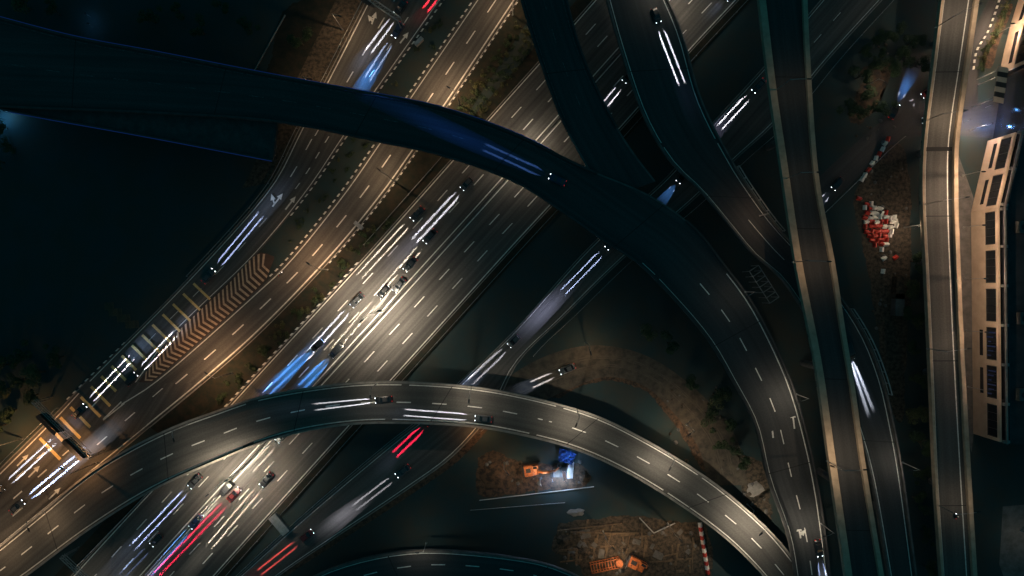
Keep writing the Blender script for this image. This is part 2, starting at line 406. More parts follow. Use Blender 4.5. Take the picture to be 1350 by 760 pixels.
lines(CC, 'lane_marking', oC, [('L', 0, .4, .34), ('L', 1, -.4, .34), ('L', .472, 0, .38), ('L', .528, 0, .38),
    ('D', .155, 0, CC.len, 4, 10.2, .34, 2), ('D', .315, 0, CC.len, 4, 10.2, .34, 6.5), ('D', .685, 0, CC.len, 4, 10.2, .34, 1), ('D', .84, 0, CC.len, 4, 10.2, .34, 4.5)])
lines(D, 'lane_marking', oD, [('L', 0, .4, .18), ('L', 1, -.4, .22), ('D', .5, 0, D.s_at(1050, 90), 3, 8, .2)])
# transverse rumble bars
rb = MB()
for k in range(16):
    x, y = 253-13.5*k, 372+13.6*k
    f = k/15; vx, vy = 24+5*f, 23+7*f
    if 6 <= k <= 9: vx *= .8; vy *= .8
    a = P(x+2, y+2, .052); b = P(x+vx, y+vy, .052); d = Vector((-(b-a).y, (b-a).x, 0)).normalized()*(.33+.1*f)
    rb.quad(a-d, b-d, b+d, a+d)
obj('rumble_bar_marking', rb, M['yellow'], oA)
def arrow(mb, px, py, ang, z, kind='straight', L=5.0):
    c = P(px, py, z); ca, sa = math.cos(ang), math.sin(ang)
    f = lambda x, y: c+Vector((x*ca-y*sa, x*sa+y*ca, 0))
    def one(o, a2, l):
        c2, s2 = math.cos(a2), math.sin(a2)
        h = lambda x, y: f(o[0]+x*c2-y*s2, o[1]+x*s2+y*c2)
        mb.quad(h(0, -.2), h(l-1.7, -.2), h(l-1.7, .2), h(0, .2)); mb.poly([h(l-1.7, -.75), h(l, 0), h(l-1.7, .75)])
    if kind == 'straight': one((-L/2, 0), 0, L)
    else:
        one((-L/2, 0), 0, L); one((-L*.3, .05), R(55 if kind == 'left' else -55), L*.62)
arr = MB()
for px, py, k in ((366, 264, 'left'), (383, 268, 'straight')): arrow(arr, px, py, R(52), .046, k, 4.6)
for px, py in ((30, 607), (45, 622), (72, 651)): arrow(arr, px, py, R(45), .056, 'straight', 4.4)
arrow(arr, 533, 50, R(52), .046, 'straight', 3.8); arrow(arr, 493, 24, R(70), .046, 'left', 3.6)
obj('arrow_marking', arr, M['paint'], oA)
# painted triangle by the gore tip
tr = MB()
for a, b in (((160, 530), (136, 553)), ((164, 532), (136, 554)), ((131, 526), (121, 537))):
    a = P(*a, .056); b = P(*b, .056); d = Vector((-(b-a).y, (b-a).x, 0)).normalized()*.16; tr.quad(a-d, b-d, b+d, a+d)
obj('taper_marking', tr, M['paint'], oAB)

# striped kerbs
def striped(name, road, u, off, s0, s1, wl=1.05, bl=1.05, wd=.42, h=.2):
    mb = MB(); d = s0; i = 0
    while d < s1:
        l = wl if i % 2 == 0 else bl
        curved_slab(mb, road, u, off, wd if i % 2 == 0 else wd*.96, h, d, min(d+l, s1), -.03, i % 2, 3); d += l; i += 1
    return struct(obj(name, mb, [M['kerb_w'], M['kerb_b']]))
striped('striped_kerb', A, 1, .75, 0, A.s_at(362, 305))
striped('striped_kerb', B, 0, -.75, 0, B.s_at(362, 365))
striped('striped_kerb', A, 0, -.7, A.s_at(200, 455), A.s_at(115, 535), 1.1, 1.3)
striped('striped_kerb', B, 1, .85, 0, B.s_at(395, 330), .8, 1.1, .35)
striped('striped_kerb', CC, 0, -.9, CC.s_at(560, 340), CC.s_at(330, 600), 1.0, 1.2, .6, .25)
kb = MB()
curved_slab(kb, A, 0, -.5, .3, .15, 0, A.s_at(200, 455), -.03); curved_slab(kb, B, 1, .5, .25, .15, 0, B.len, -.03)
struct(obj('kerb', kb, M['concrete']))
# grassed island between them
isl = MB(); n1 = 60
for i in range(n1):
    a = A.s_at(362, 305)*i/n1; b = A.s_at(362, 305)*(i+1)/n1; fa, fb = i/n1, (i+1)/n1; sb = B.s_at(362, 365)
    isl.quad(A.at(a, 1, 1.0, .08), B.at(fa*sb, 0, -1.0, .08), B.at(fb*sb, 0, -1.0, .08), A.at(b, 1, 1.0, .08))
struct(obj('grass_island', isl, M['ground']))

# ---------------------------------------------------------------- guard rails and barriers
def guardrail(road, u, off, s0, s1, label, h=.75, z0=0):
    r = thing('guardrail', label, 'guardrail', road.at(s0, u, off), group='steel guardrails along the roads')
    rail = MB()
    road.extrude(rail, [(u, off-.05, h-.3), (u, off+.05, h-.3), (u, off+.09, h-.15), (u, off+.05, h), (u, off-.05, h)], s0, s1, 3)
    obj('rail', rail, M['steel'], r, loc='world')
    pm = MB(); pm.box((0, 0, (h-.1)/2), (.12, .12, h-.1)); pme = pm.mesh('post', M['steel'])
    n = int((s1-s0)/8)
    for i in range(n+1):
        p = road.at(s0+(s1-s0)*i/max(n, 1), u, off+.12)
        obj('post', pme, None, r, loc=p-r.location)
    return r
guardrail(CC, 1, 3.0, 0, CC.len, 'long steel guardrail outside the far right edge of the widest highway')
guardrail(CC, 0, -3.6, CC.s_at(700, 130), CC.s_at(655, 190)+30, 'short steel guardrail at the upper left edge of the widest highway by the round shrubs')
guardrail(A, 0, -1.4, 0, A.s_at(290, 365), 'steel guardrail along the outer left edge of the leftmost slip road')
guardrail(AB, 0, -1.3, 14, AB.len, 'steel guardrail below the sign gantry at the lower left road edge')
guardrail(D, 0, -1.2, D.s_at(640, 480), D.len, 'thin steel guardrail on the left edge of the narrow frontage road')
guardrail(D, 1, 3.6, 0, D.s_at(690, 500), 'steel guardrail on the right edge of the frontage road up to the dirt loop')
guardrail(NN, 1, 1.0, 0, NN.len*.6, 'guardrail beside the narrow street lit by turning cars')
med = thing('median_barrier', 'concrete median barrier running between the two halves of the widest highway', 'barrier', CC.at(0, .5))
mbr = MB(); CC.extrude(mbr, [(.5, -.3, 0), (.5, .3, 0), (.5, .12, .35), (.5, .08, .85), (.5, -.08, .85), (.5, -.12, .35)], 0, None, 4)
obj('concrete_wall', mbr, M['concrete_dark'], med, loc='world')

# ---------------------------------------------------------------- flyovers
GROUND_ROADS = [A, B, AB, CC, D, NN, NX, NS, MM]
def blocked(p):
    for r in GROUND_ROADS:
        d = np.linalg.norm(r.c[:, :2]-np.array(p[:2]), axis=1); i = int(np.argmin(d))
        if d[i] < r.width(r.s[i])/2+1.8: return True
    return False
def dd_ok(d, road): return d < road.len-4
def flyover(road, name, label, pw=.45, ph=1.0, surf='asphalt2', parm='concrete', marks=(), sides=(1, 1), wall=(0, 0), others=(), s0=0, s1=None, girder=1.9):
    r = thing(name, label, 'flyover', (road.c[0][0], road.c[0][1], 0))
    s1 = s1 or road.len
    d = MB()
    pl = pw if not isinstance(pw, tuple) else pw[0]; pr = pw if not isinstance(pw, tuple) else pw[1]
    road.extrude(d, [(0, -pl, -.06), (1, pr, -.06), (1, pr, -.55), (.78, 0, -girder), (.22, 0, -girder), (0, -pl, -.55)], 0, road.len, 4)
    obj('deck', d, M['concrete_dark'], r, loc='world')
    s = MB(); road.surface(s, .006); obj('road_surface', s, M[surf], r, loc='world')
    for (u, sg, pp, on) in ((0, -1, pl, sides[0]), (1, 1, pr, sides[1])):
        if on:
            e0, e1 = on if isinstance(on, tuple) else (0, road.len)
            parm_ = parm
            q = MB(); road.extrude(q, [(u, sg*.003, .0), (u, sg*(pp+.003), -.5), (u, sg*(pp+.003), ph), (u, sg*.003, ph)][::sg], e0, e1, 3)
            obj('parapet', q, M[parm], r, loc='world')
    jd = 22.0
    while dd_ok(jd, road):
        q = MB(); road.strip(q, .5, 0, road.width(jd)-.1, jd, jd+.22, .0165, step=.5); obj('expansion_joint', q, M['rubber'], r, loc='world'); jd += 38
    if marks: lines(road, 'lane_marking', r, marks, up=.012)
    pm = None; cnt = 0
    dd = 12.0
    while dd < road.len-5:
        p = road.at(dd, .5)
        if not blocked(p) and not any(np.min(np.linalg.norm(o.c[:, :2]-np.array(p[:2]), axis=1)) < o.width(0)/2+2 and o.z[0] < p.z for o in others):
            top = p.z-girder+.05; q = MB(); q.tube((p.x, p.y, -.3), (p.x, p.y, top-1.2), .95, n=16)
            dr = (road.at(dd, 1)-road.at(dd, 0)); wd = dr.length*.62; an = math.atan2(dr.y, dr.x)
            q.box((p.x, p.y, top-.6), (wd, 1.8, 1.2), an)
            obj('pier', q, M['concrete_dark'], r, loc='world'); cnt += 1; dd += 30
        else: dd += 4
    return r
fK = flyover(K, 'curved_flyover', 'two lane curved flyover arching across the lower half over all the ground roads', .55, .9, marks=[('L', 0, .55, .26), ('L', 1, -.55, .3), ('D', .5, 0, K.len, 3.8, 9.4, .3, 2)])
fG = flyover(G, 'curved_flyover', 'flyover curving from the top centre down under the straight tan edged bridge', .45, .9, 'asphalt3', 'concrete_dark', marks=[('L', 0, .6, .22), ('L', 1, -.6, .22), ('D', .52, G.s_at(990, 290), G.s_at(1040, 345), 14, 30, .2)])
fE = flyover(E, 'wide_flyover', 'long dark flyover sweeping from the left edge down to the lower right with lane arrows', .5, .9, 'asphalt3', 'darkened_concrete', marks=[('L', 0, .5, .16, E.s_at(880, 320)), ('L', 1, -.5, .24, E.s_at(935, 375)), ('D', .5, E.s_at(925, 370), E.len-2, 3.8, 8.8, .26)], sides=((0, E.len), (E.s_at(0, 80)*0, E.s_at(770, 240))))
# right parapet of the merged part
q = MB(); sE = E.s_at(890, 300); E.extrude(q, [(1, .003, 0), (1, .503, -.5), (1, .503, .9), (1, .003, .9)], sE, E.len, 3); obj('parapet', q, M['darkened_concrete'], fE, loc='world')
fF = flyover(F, 'merging_flyover', 'dark unlit flyover coming from the top edge and merging into the long dark flyover', .5, .9, 'asphalt3', 'darkened_concrete', sides=((0, F.s_at(757, 180)), (0, F.s_at(785, 172))))
fH = flyover(HH, 'straight_flyover', 'highest nearly straight flyover with broad tan lit edges on the right of centre', (1.7, 1.1), 1.0, 'asphalt3', 'concrete_tan')
fJ = flyover(J, 'viaduct', 'brown lit two lane viaduct running top to bottom beside the tan building', (.7, 1.1), 1.0, 'asphalt2', 'concrete_tan', marks=[('L', 0, .5, .26), ('L', 1, -1.15, .26)])
q = MB(); sj = J.s_at(1236, 197); J.strip(q, .5, 0, J.width(sj)+.3, sj-.55, sj+.55, .018); obj('expansion_joint', q, M['rubber'], fJ, loc='world')
fL = flyover(LL, 'curved_flyover', 'small curved ramp just entering at the bottom edge', .5, .9, 'asphalt3', 'concrete_dark', marks=[('L', 0, .55, .2), ('D', .45, 5, LL.len-5, 3.6, 9, .26)])
# arrows on the long flyover
ar = MB()
arrow(ar, 1018, 566, R(97), E.z_at(1020, 566)+.014, 'straight', 4.6); arrow(ar, 1046, 554, R(97), E.z_at(1046, 554)+.014, 'straight', 4.6)
arrow(ar, 1054, 701, R(100), E.z_at(1054, 701)+.014, 'right', 3.6)
obj('arrow_marking', ar, M['paint'], fE, loc='world')
lines(E, 'x', fE, [('L', 1, -.6, .22, 0, E.s_at(740, 240)), ('D', .5, 6, E.s_at(730, 240), 3.8, 8.8, .24)], m='worn', up=.012)
lines(F, 'x', fF, [('L', 0, .6, .2, 0, F.len*.6), ('L', 1, -.6, .2, 0, F.len*.5), ('D', .5, 2, F.len*.7, 3.8, 8.8, .22)], m='worn', up=.012)
# added glowing strip imitates blue light along the dark flyover's edge
for u, off, s0, s1 in ((1, .62, 0, E.s_at(700, 215)),):
    q = MB(); E.extrude(q, [(u, off-.1, .5), (u, off+.1, .5), (u, off+.1, .7), (u, off-.1, .7)], s0, s1, 4)
    obj('blue_glow_strip', q, M['edge_glow'], fE, loc='world')
# unfinished ramp stub beside it
ST = Road([(-15, 139), (30, 149), (200, 180), (362, 211)], [(-15, 137), (47, 138), (200, 144), (368, 158)], 12.4, 40)
fS = thing('unfinished_ramp', 'unlit ramp stub with squared end and blue lit lower edge, at upper left', 'ramp', (ST.c[0][0], ST.c[0][1], 0))
q = MB(); ST.extrude(q, [(0, -.4, 0), (1, 1, 0), (1, 1, -.6), (.8, 0, -1.5), (.2, 0, -1.5), (0, -.4, -.6)], 0, ST.len-.5, 4); obj('deck', q, M['darkened_concrete'], fS, loc='world')
q = MB(); ST.extrude(q, [(0, -.45, -.3), (0, -.05, 0), (0, -.05, .8), (0, -.45, .8)], 0, ST.len-.5, 4); obj('parapet', q, M['darkened_concrete'], fS, loc='world')
q = MB(); ST.extrude(q, [(0, -.62, .3), (0, -.47, .3), (0, -.47, .75), (0, -.62, .75)], 6, ST.len-.5, 4); obj('blue_glow_strip', q, M['edge_glow'], fS, loc='world')  # added glowing strip imitates the blue lit edge of the stub
for dd in (30, 70):
    p = ST.at(dd, .5)
    if not blocked(p): q = MB(); q.tube((p.x, p.y, -.3), (p.x, p.y, p.z-1.3), .9, n=14); obj('pier', q, M['concrete_dark'], fS, loc='world')

# open-framed noise barriers
def noise_barrier(road, u, off, s0, s1, label, h=2.6):
    r = thing('noise_barrier', label, 'noise barrier', road.at(s0, u, off, -.5))
    t = MB(); road.extrude(t, [(u, off-.12, h), (u, off+.12, h), (u, off+.12, h+.22), (u, off-.12, h+.22)], s0, s1, 3); obj('top_rail', t, M['steel'], r, loc='world')
    t = MB(); road.extrude(t, [(u, off-.05, .9), (u, off+.05, .9), (u, off+.05, 1.1), (u, off-.05, 1.1)], s0, s1, 3); obj('lower_rail', t, M['steel'], r, loc='world')
    n = int((s1-s0)/3)
    for i in range(n+1):
        d = s0+(s1-s0)*i/n; a = road.at(d, u, off, -.4); b = road.at(d, u, off, h); c = road.at(d, u, off+.9*(1 if u else -1), -.3)
        q = MB(); q.tube(a, b, .09, n=5); q.tube(c, road.at(d, u, off, h*.7), .06, n=4); obj('post', q, M['steel'], r, loc='world')
    return r
noise_barrier(G, 1, .6, G.s_at(925, 200)+4, G.s_at(1012, 290), 'open post barrier on the flyover edge just left of the tan edged bridge')
noise_barrier(G, 1, .6, G.s_at(1095, 400), G.s_at(1145, 520), 'pale curved barrier with posts right of the tan edged bridge, catching headlights')
# ladder like scaffold between flyovers
sc = thing('scaffold', 'ladder like steel scaffold between the two flyovers left of the tan edged bridge', 'scaffold', P(1000, 372, 0))
for i in range(7):
    q = MB(); a = P(988+i*4.5, 358+i*7, 6); b = P(1000+i*4.5, 350+i*7, 6); q.tube(a, b, .12, n=5); q.tube((a.x, a.y, 0), a, .08, n=5); q.tube((b.x, b.y, 0), b, .08, n=5)
    obj('frame', q, M['steel'], sc, loc='world')
for dx, dy in ((0, 0), (12, -8)):
    q = MB(); q.tube(P(988+dx, 358+dy, 6), P(1015+dx, 400+dy, 6), .1, n=5); obj('ledger', q, M['steel'], sc, loc='world')
#@@PART2
# ---------------------------------------------------------------- street lamps
WARM, NEUT, SODIUM = (1, .66, .38), (1, .84, .64), (1, .50, .20)
def lamp(px, py, z, arms, label, power, col=NEUT, h=12, group='street lamps', spot=168, lens='lamp_neutral', blend=.9, glare=False):
    """arms: list of (dx,dy) pixel vectors from the pole to each head"""
    base = P(px, py, z); r = thing('street_lamp', label, 'street lamp', base, group=group)
    q = MB(); q.tube((0, 0, 0), (0, 0, h), .14, .07, 8); q.tube((0, 0, 0), (0, 0, .5), .24, .22, 8); obj('pole', q, M['steel'], r)
    k = (H-z-h)/FPX
    for dx, dy in arms:
        v = Vector((dx*k, -dy*k, 0)); l = v.length; d = v.normalized(); n = d.cross(Vector((0, 0, 1)))
        q = MB(); q.tube((0, 0, h-.4), v*.5+Vector((0, 0, h+.3)), .06, n=6); q.tube(v*.5+Vector((0, 0, h+.3)), v+Vector((0, 0, h+.35)), .05, n=6)
        obj('arm', q, M['steel'], r)
        q = MB(); c = v+d*.3+Vector((0, 0, h+.35)); rz = math.atan2(d.y, d.x)
        q.loft([[c+d*x+n*y*s+Vector((0, 0, zz)) for y, zz in ((-.20, -.06), (-.16, .08), (.16, .08), (.20, -.06))] for x, s in ((-.55, .5), (-.3, 1), (.3, 1), (.6, .55))])
        hd = obj('lamp_head', q, M['darksteel'], r)
        q = MB()
        if glare: q.tube(c+Vector((0, 0, -.11)), c+Vector((0, 0, -.06)), .34, n=14)
        else: q.box(tuple(c+Vector((0, 0, -.085))), (.7, .26, .05), rz); obj('lens', q, M[lens], hd)
        if power:
            ld = bpy.data.lights.new('street_light', 'SPOT'); ld.energy = power*LAMP_K; ld.color = col; ld.shadow_soft_size = .15
            ld.spot_size = R(spot); ld.spot_blend = blend
            lo = bpy.data.objects.new('street_light', ld); C.collection.objects.link(lo); lo.parent = r; lo.location = c+Vector((0, 0, -.15))
    return r
W = 9000
lamp(503, 411, 0, [(-11, 9), (9, -3)], 'double headed street lamp on the highway median in the brightest patch', W*3.3, h=15, spot=148, blend=1)
lamp(317, 620, 0, [(-13, 12), (9, -5)], 'double headed street lamp on the highway median below the arching flyover', W*2.8, h=15, spot=148, blend=1)
lamp(692, 200, 0, [(-10, 9), (9, -4)], 'double headed street lamp on the highway median under the long dark flyover', W*.55, h=9)
lamp(877, 2, 0, [(-10, 9), (9, -4)], 'double headed street lamp on the highway median at the top edge', W*.5)
lamp(136, 820, 0, [(-10, 9), (9, -4)], 'double headed street lamp on the highway median at the bottom edge', W*.7)
for px, py, pw, lb in ((432, 356, .8, 'warm street lamp right of the brown lit middle carriageway near the bright highway patch'), (306, 492, 1.0, 'warm street lamp right of the chevron painted gore'),
                       (520, 240, .5, 'warm street lamp just below the long dark flyover on the middle carriageway'), (606, 138, .95, 'warm street lamp by the soil strip above the long dark flyover'), (676, 20, .45, 'warm street lamp at the top of the middle carriageway')):
    lamp(px, py, 0, [(-9, -6)], lb, W*pw*1.8, (1, .58, .30) if py > 300 else WARM, lens='lamp_warm')
for px, py, pw, lb in ((31, 578, 1.5, 'bright sodium street lamp left of the yellow rumble bars at lower left'), (362, 205, .45, 'street lamp at the corner of the unfinished ramp stub'), (452, 40, .6, 'street lamp left of the slip road at the top'), (416, 118, .5, 'street lamp on the lit soil left of the slip road')):
    lamp(px, py, 0, [(9, 3)], lb, W*pw, SODIUM if py > 300 else WARM, lens='lamp_warm', spot=160)
lamp(128, 610, 0, [(-9, -6)], 'sodium street lamp on the right kerb beside the sign gantry', W*.8, SODIUM, lens='lamp_warm')
lamp(2, 722, 0, [(8, -6)], 'street lamp with a glaring head near the lower left corner', W*.5, WARM, lens='lamp_warm', glare=True)
# on the curved flyover
for px, py, ax, ay, pw, lb in ((247, 560, 3, 10, .10, 'dim street lamp on the dark left end of the arching flyover'), (497, 506, 0, 10, .22, 'street lamp at the crest of the arching flyover'), (622, 511, -1, 10, .5, 'street lamp above the paired headlights on the arching flyover'),
                           (760, 541, -4, 10, .75, 'street lamp on the arching flyover above the floodlit dig'), (880, 597, -6, 9, .9, 'street lamp on the arching flyover beside the dirt loop'), (996, 681, -8, 7, 1.3, 'brightest street lamp at the right end of the arching flyover')):
    lamp(px, py, K.z_at(px, py+20), [(ax, ay)], lb, W*pw*1.0, NEUT, h=9, glare=px > 990)
lamp(60, 676, 4, [(4, 8)], 'street lamp on the left end of the arching flyover', W*.35, WARM, h=8)
# tall flyover
lamp(1090, 608, 19, [(24, -2), (-16, -6)], 'double headed street lamp on the left edge of the straight tan edged bridge', W*.30, (1, .74, .5), h=10, glare=True)
lamp(1045, 346, 19, [(24, 1)], 'unlit looking street lamp halfway up the straight tan edged bridge', W*.24, (1, .66, .4), h=10, lens='off_lens')
lamp(1022, 120, 19, [(22, 0)], 'street lamp near the top of the straight tan edged bridge', W*.07, WARM, h=10, lens='off_lens')
lamp(1036, 236, 19, [(20, 0)], 'added unlit looking lamp second from the top on the straight tan edged bridge', W*.07, WARM, h=10, lens='off_lens')  # lamp added to light the upper parapets
# long dark flyover lower end
lamp(1050, 520, 11, [(-12, 3)], 'street lamp on the right edge of the long dark flyover beside the lane arrows', W*.28, NEUT, h=8)
lamp(1082, 690, 10, [(-12, 3)], 'street lamp on the right edge of the long dark flyover near the bottom', W*.28, NEUT, h=8)
lamp(982, 385, 13, [(-10, 5)], 'faint street lamp where the long dark flyover bends down', W*.06, NEUT, h=8, lens='off_lens')
# flyover G / lower right branch
lamp(1001, 285, 11, [(-10, 5)], 'street lamp behind the open post barrier left of the tan edged bridge', W*.10, WARM, h=8)
lamp(1190, 610, 10, [(-11, 0)], 'street lamp on the right edge of the curved branch at lower right', W*.16, NEUT, h=8)
lamp(858, -14, 12, [(9, 0)], 'street lamp at the top edge on the top centre flyover', W*.25, NEUT, h=8)
# viaduct
for px, py, ax, pw, lb in ((1233, 37, 30, .95, 'street lamp with a long arm at the top of the brown lit viaduct'), (1216, 270, 30, .55, 'street lamp midway up the brown lit viaduct'), (1222, 460, 26, .14, 'dim street lamp on the darker lower viaduct'), (1234, 665, 26, .22, 'lowest street lamp on the viaduct')):
    lamp(px, py, 9, [(ax, -14 if py < 100 else -4)], lb, W*pw*.66, (1, .74, .52), h=9, lens='off_lens' if py > 100 else 'lamp_neutral', glare=py < 100)
lamp(1219, 160, 9, [(28, -4)], 'street lamp beside the dark expansion joint of the viaduct', W*.5, (1, .72, .48), h=8, lens='off_lens')
# added lamps, put here only to light the facade
for px, py, pw, lb in ((1269, 232, 1.7, 'added lamp on the outer edge of the viaduct lighting the bend of the tan facade'), (1270, 300, 1.0, 'added lamp on the outer edge of the viaduct lighting the first big window below the bend'), (1272, 368, .8, 'added lamp on the outer edge of the viaduct lighting the third big window'), (1273, 436, .45, 'added lamp on the outer edge of the viaduct facing the blue lit window'), (1276, 510, .16, 'weak added lamp on the outer edge of the viaduct lighting the open framed facade end')):
    lamp(px, py, 8.4, [(4, 0)], lb, W*pw*.62, (1, .68, .46), h=6.5, lens='lamp_warm', spot=178, blend=.3, group='added lamps lighting the tan facade')
for px, py, pw, lb in ((1279, 172, .7, 'added lamp at the foot of the tan facade above the bend'), (1290, 112, .25, 'added lamp at the building entrance drive'), (1316, 44, .8, 'added lamp by the curved striped kerb at top right')):
    lamp(px, py, 0, [(-4, 0)], lb, W*pw*1.5, (1, .68, .46), h=7, lens='lamp_warm', spot=178, blend=.3, group='added lamps lighting the tan facade')
lamp(905, 560, 0, [(-6, 4)], 'street lamp on the outside of the dirt loop', W*.30, WARM, h=9)
lamp(772, 452, 0, [(2, 9)], 'street lamp at the top of the dirt loop', W*.25, WARM, h=9)
lamp(985, 665, 0, [(-4, 6)], 'street lamp by the rubble between the flyovers', W*.3, NEUT, h=6)
lamp(562, 716, 5, [(-6, 0)], 'unlit looking street lamp behind the small bottom ramp', W*.15, NEUT, h=7, lens='off_lens')
lamp(1192, 300, 0, [(-8, 4)], 'street lamp by the pile of red and white barriers', W*.36, (1, .75, .55), h=9)
lamp(1140, 115, 0, [(7, 5)], 'street lamp among the trees near the turning cars', W*.12, NEUT, h=8)
lamp(795, 700, 0, [(6, 6)], 'work lamp over the muddy yard with planks', W*.30, WARM, h=9, lens='lamp_warm')
lamp(880, 690, 0, [(6, 6)], 'work lamp at the right side of the muddy yard', W*.28, WARM, h=9, lens='lamp_warm')
lamp(665, 610, 0, [(4, 4)], 'work lamp over the bare soil left of the orange excavator', W*.16, WARM, h=8, lens='lamp_warm')
lamp(640, 560, 0, [(-6, 4)], 'lamp below the arching flyover by the frontage road', W*.22, SODIUM, h=6, lens='lamp_warm')
lamp(1345, 700, 0, [(-4, 4)], 'lamp over the pale paving at the lower right corner', W*.05, NEUT, h=8)

# ---------------------------------------------------------------- vehicles
def rrect(x, hw, z0, z1, r, n=3):
    """cross-section ring at station x (car points to +x): half width hw, rounded top corners"""
    pts = [(-hw*.96, z0), (-hw, z0+.18)]
    for k in range(n+1):
        a = math.pi-k*math.pi/2/n; pts.append((-hw+r+r*math.cos(a), z1-r+r*math.sin(a)))
    for k in range(n+1):
        a = math.pi/2-k*math.pi/2/n; pts.append((hw-r+r*math.cos(a), z1-r+r*math.sin(a)))
    pts += [(hw, z0+.18), (hw*.96, z0)]
    return [(x, y, z) for y, z in pts]
def make_car(kind, color):
    r = thing('parked_car' if False else 'car', kind, 'car')
    sed = kind != 'van'
    b = MB()
    if kind == 'sedan': st = [(-2.25, .68, .72), (-2.15, .82, .86), (-1.6, .89, .93), (-.9, .9, .94), (.8, .9, .92), (1.5, .88, .84), (2.05, .80, .72), (2.25, .62, .62)]
    elif kind == 'hatchback': st = [(-1.95, .72, .80), (-1.85, .82, .92), (-1.3, .86, .95), (.7, .87, .93), (1.3, .85, .86), (1.8, .78, .74), (1.95, .62, .64)]
    else: st = [(-2.4, .84, 1.7), (-2.3, .92, 1.85), (-1.0, .94, 1.92), (.9, .94, 1.9), (1.35, .92, 1.25), (2.0, .88, .95), (2.3, .7, .75)]
    b.loft([rrect(x, w_, .22, z, .14 if kind != 'van' else .2) for x, w_, z in st])
    obj('body', b, M['car_'+color], r, True)
    g_ = MB()
    if kind == 'sedan': gs = [(-1.75, .70, .90), (-1.05, .66, 1.36), (.15, .66, 1.40), (.95, .72, .88)]
    elif kind == 'hatchback': gs = [(-1.85, .70, .92), (-1.45, .66, 1.38), (.1, .66, 1.45), (.95, .70, .90)]
    else: gs = [(.88, .84, 1.86), (1.0, .82, 1.80), (1.28, .84, 1.36), (1.42, .84, 1.20)]
    g_.loft([rrect(x, w_, .7, z, .08) for x, w_, z in gs]); obj('windows', g_, M['glass'], r)
    if kind != 'van':
        q = MB(); x0, x1, zt = gs[1][0], gs[2][0], gs[2][2]
        q.loft([[(x, -.58*s, zt-.06+dz), (x, -.5*s, zt+.03+dz), (x, .5*s, zt+.03+dz), (x, .58*s, zt-.06+dz)] for x, s, dz in ((x0-.05, .95, -.05), (x0+.3, 1, 0), (x1-.2, 1, 0), (x1+.05, .95, -.03))]); obj('roof', q, M['car_'+color], r)
    else:
        q = MB()
        for k in range(3): q.box((-1.8+k*1.0, 0, 1.94), (.06, 1.3, .05))
        obj('roof_rack', q, M['darksteel'], r)
    L2 = st[-1][0]; T2 = st[0][0]
    for x in (T2+.85, L2-.85):
        for sy in (-1, 1):
            q = MB(); q.tube((x, sy*.70, .32), (x, sy*.90, .32), .32, n=16); wl = obj('wheel', q, M['rubber'], r)
            q = MB(); q.tube((x, sy*.88, .32), (x, sy*.915, .32), .19, n=10); obj('rim', q, M['steel'], wl)
    for sy in (-1, 1):
        q = MB(); q.box((L2-.12, sy*.60, .62), (.16, .30, .14)); obj('headlight', q, M['lens_w'], r)
        q = MB(); q.box((T2+.08, sy*.62, .74), (.12, .28, .14)); obj('taillight', q, M['lens_r'], r)
        q = MB(); q.box((.75, sy*.98, .95), (.14, .2, .12)); obj('mirror', q, M['car_'+color], r)
    r['len'] = L2; return r
def make_motorcycle():
    r = thing('motorcycle', 'motorcycle', 'motorcycle')
    for x in (-.65, .65):
        q = MB()
        rings = []
        for k in range(16):
            a = 2*math.pi*k/16
            rings.append([(x+math.cos(a)*(.28+.05*math.cos(t)), .05*math.sin(t), .31+math.sin(a)*(.28+.05*math.cos(t))) for t in np.linspace(0, 2*math.pi, 7)[:-1]])
        rings.append(rings[0]); q.loft(rings, cap=False); obj('wheel', q, M['rubber'], r)
    q = MB(); q.loft([[(x, -w_, z0), (x, w_, z0), (x, w_*.8, z1), (x, -w_*.8, z1)] for x, w_, z0, z1 in ((-.5, .10, .45, .65), (-.1, .14, .35, .75), (.3, .16, .4, .92), (.5, .08, .6, .9))]); obj('body', q, M['car_black'], r)
    q = MB(); q.box((-.35, 0, .78), (.75, .26, .1)); obj('seat', q, M['rubber'], r)
    q = MB(); q.tube((.65, 0, .31), (.42, 0, .98), .04, n=6); q.tube((.40, -.34, 1.0), (.40, .34, 1.0), .025, n=6); obj('handlebar', q, M['steel'], r)
    q = MB(); q.tube((.5, 0, .84), (.6, 0, .84), .09, n=10); obj('headlight', q, M['lens_w'], r)
    q = MB(); q.box((-.78, 0, .72), (.06, .14, .07)); obj('taillight', q, M['lens_r'], r)
    r['len'] = .6; return r
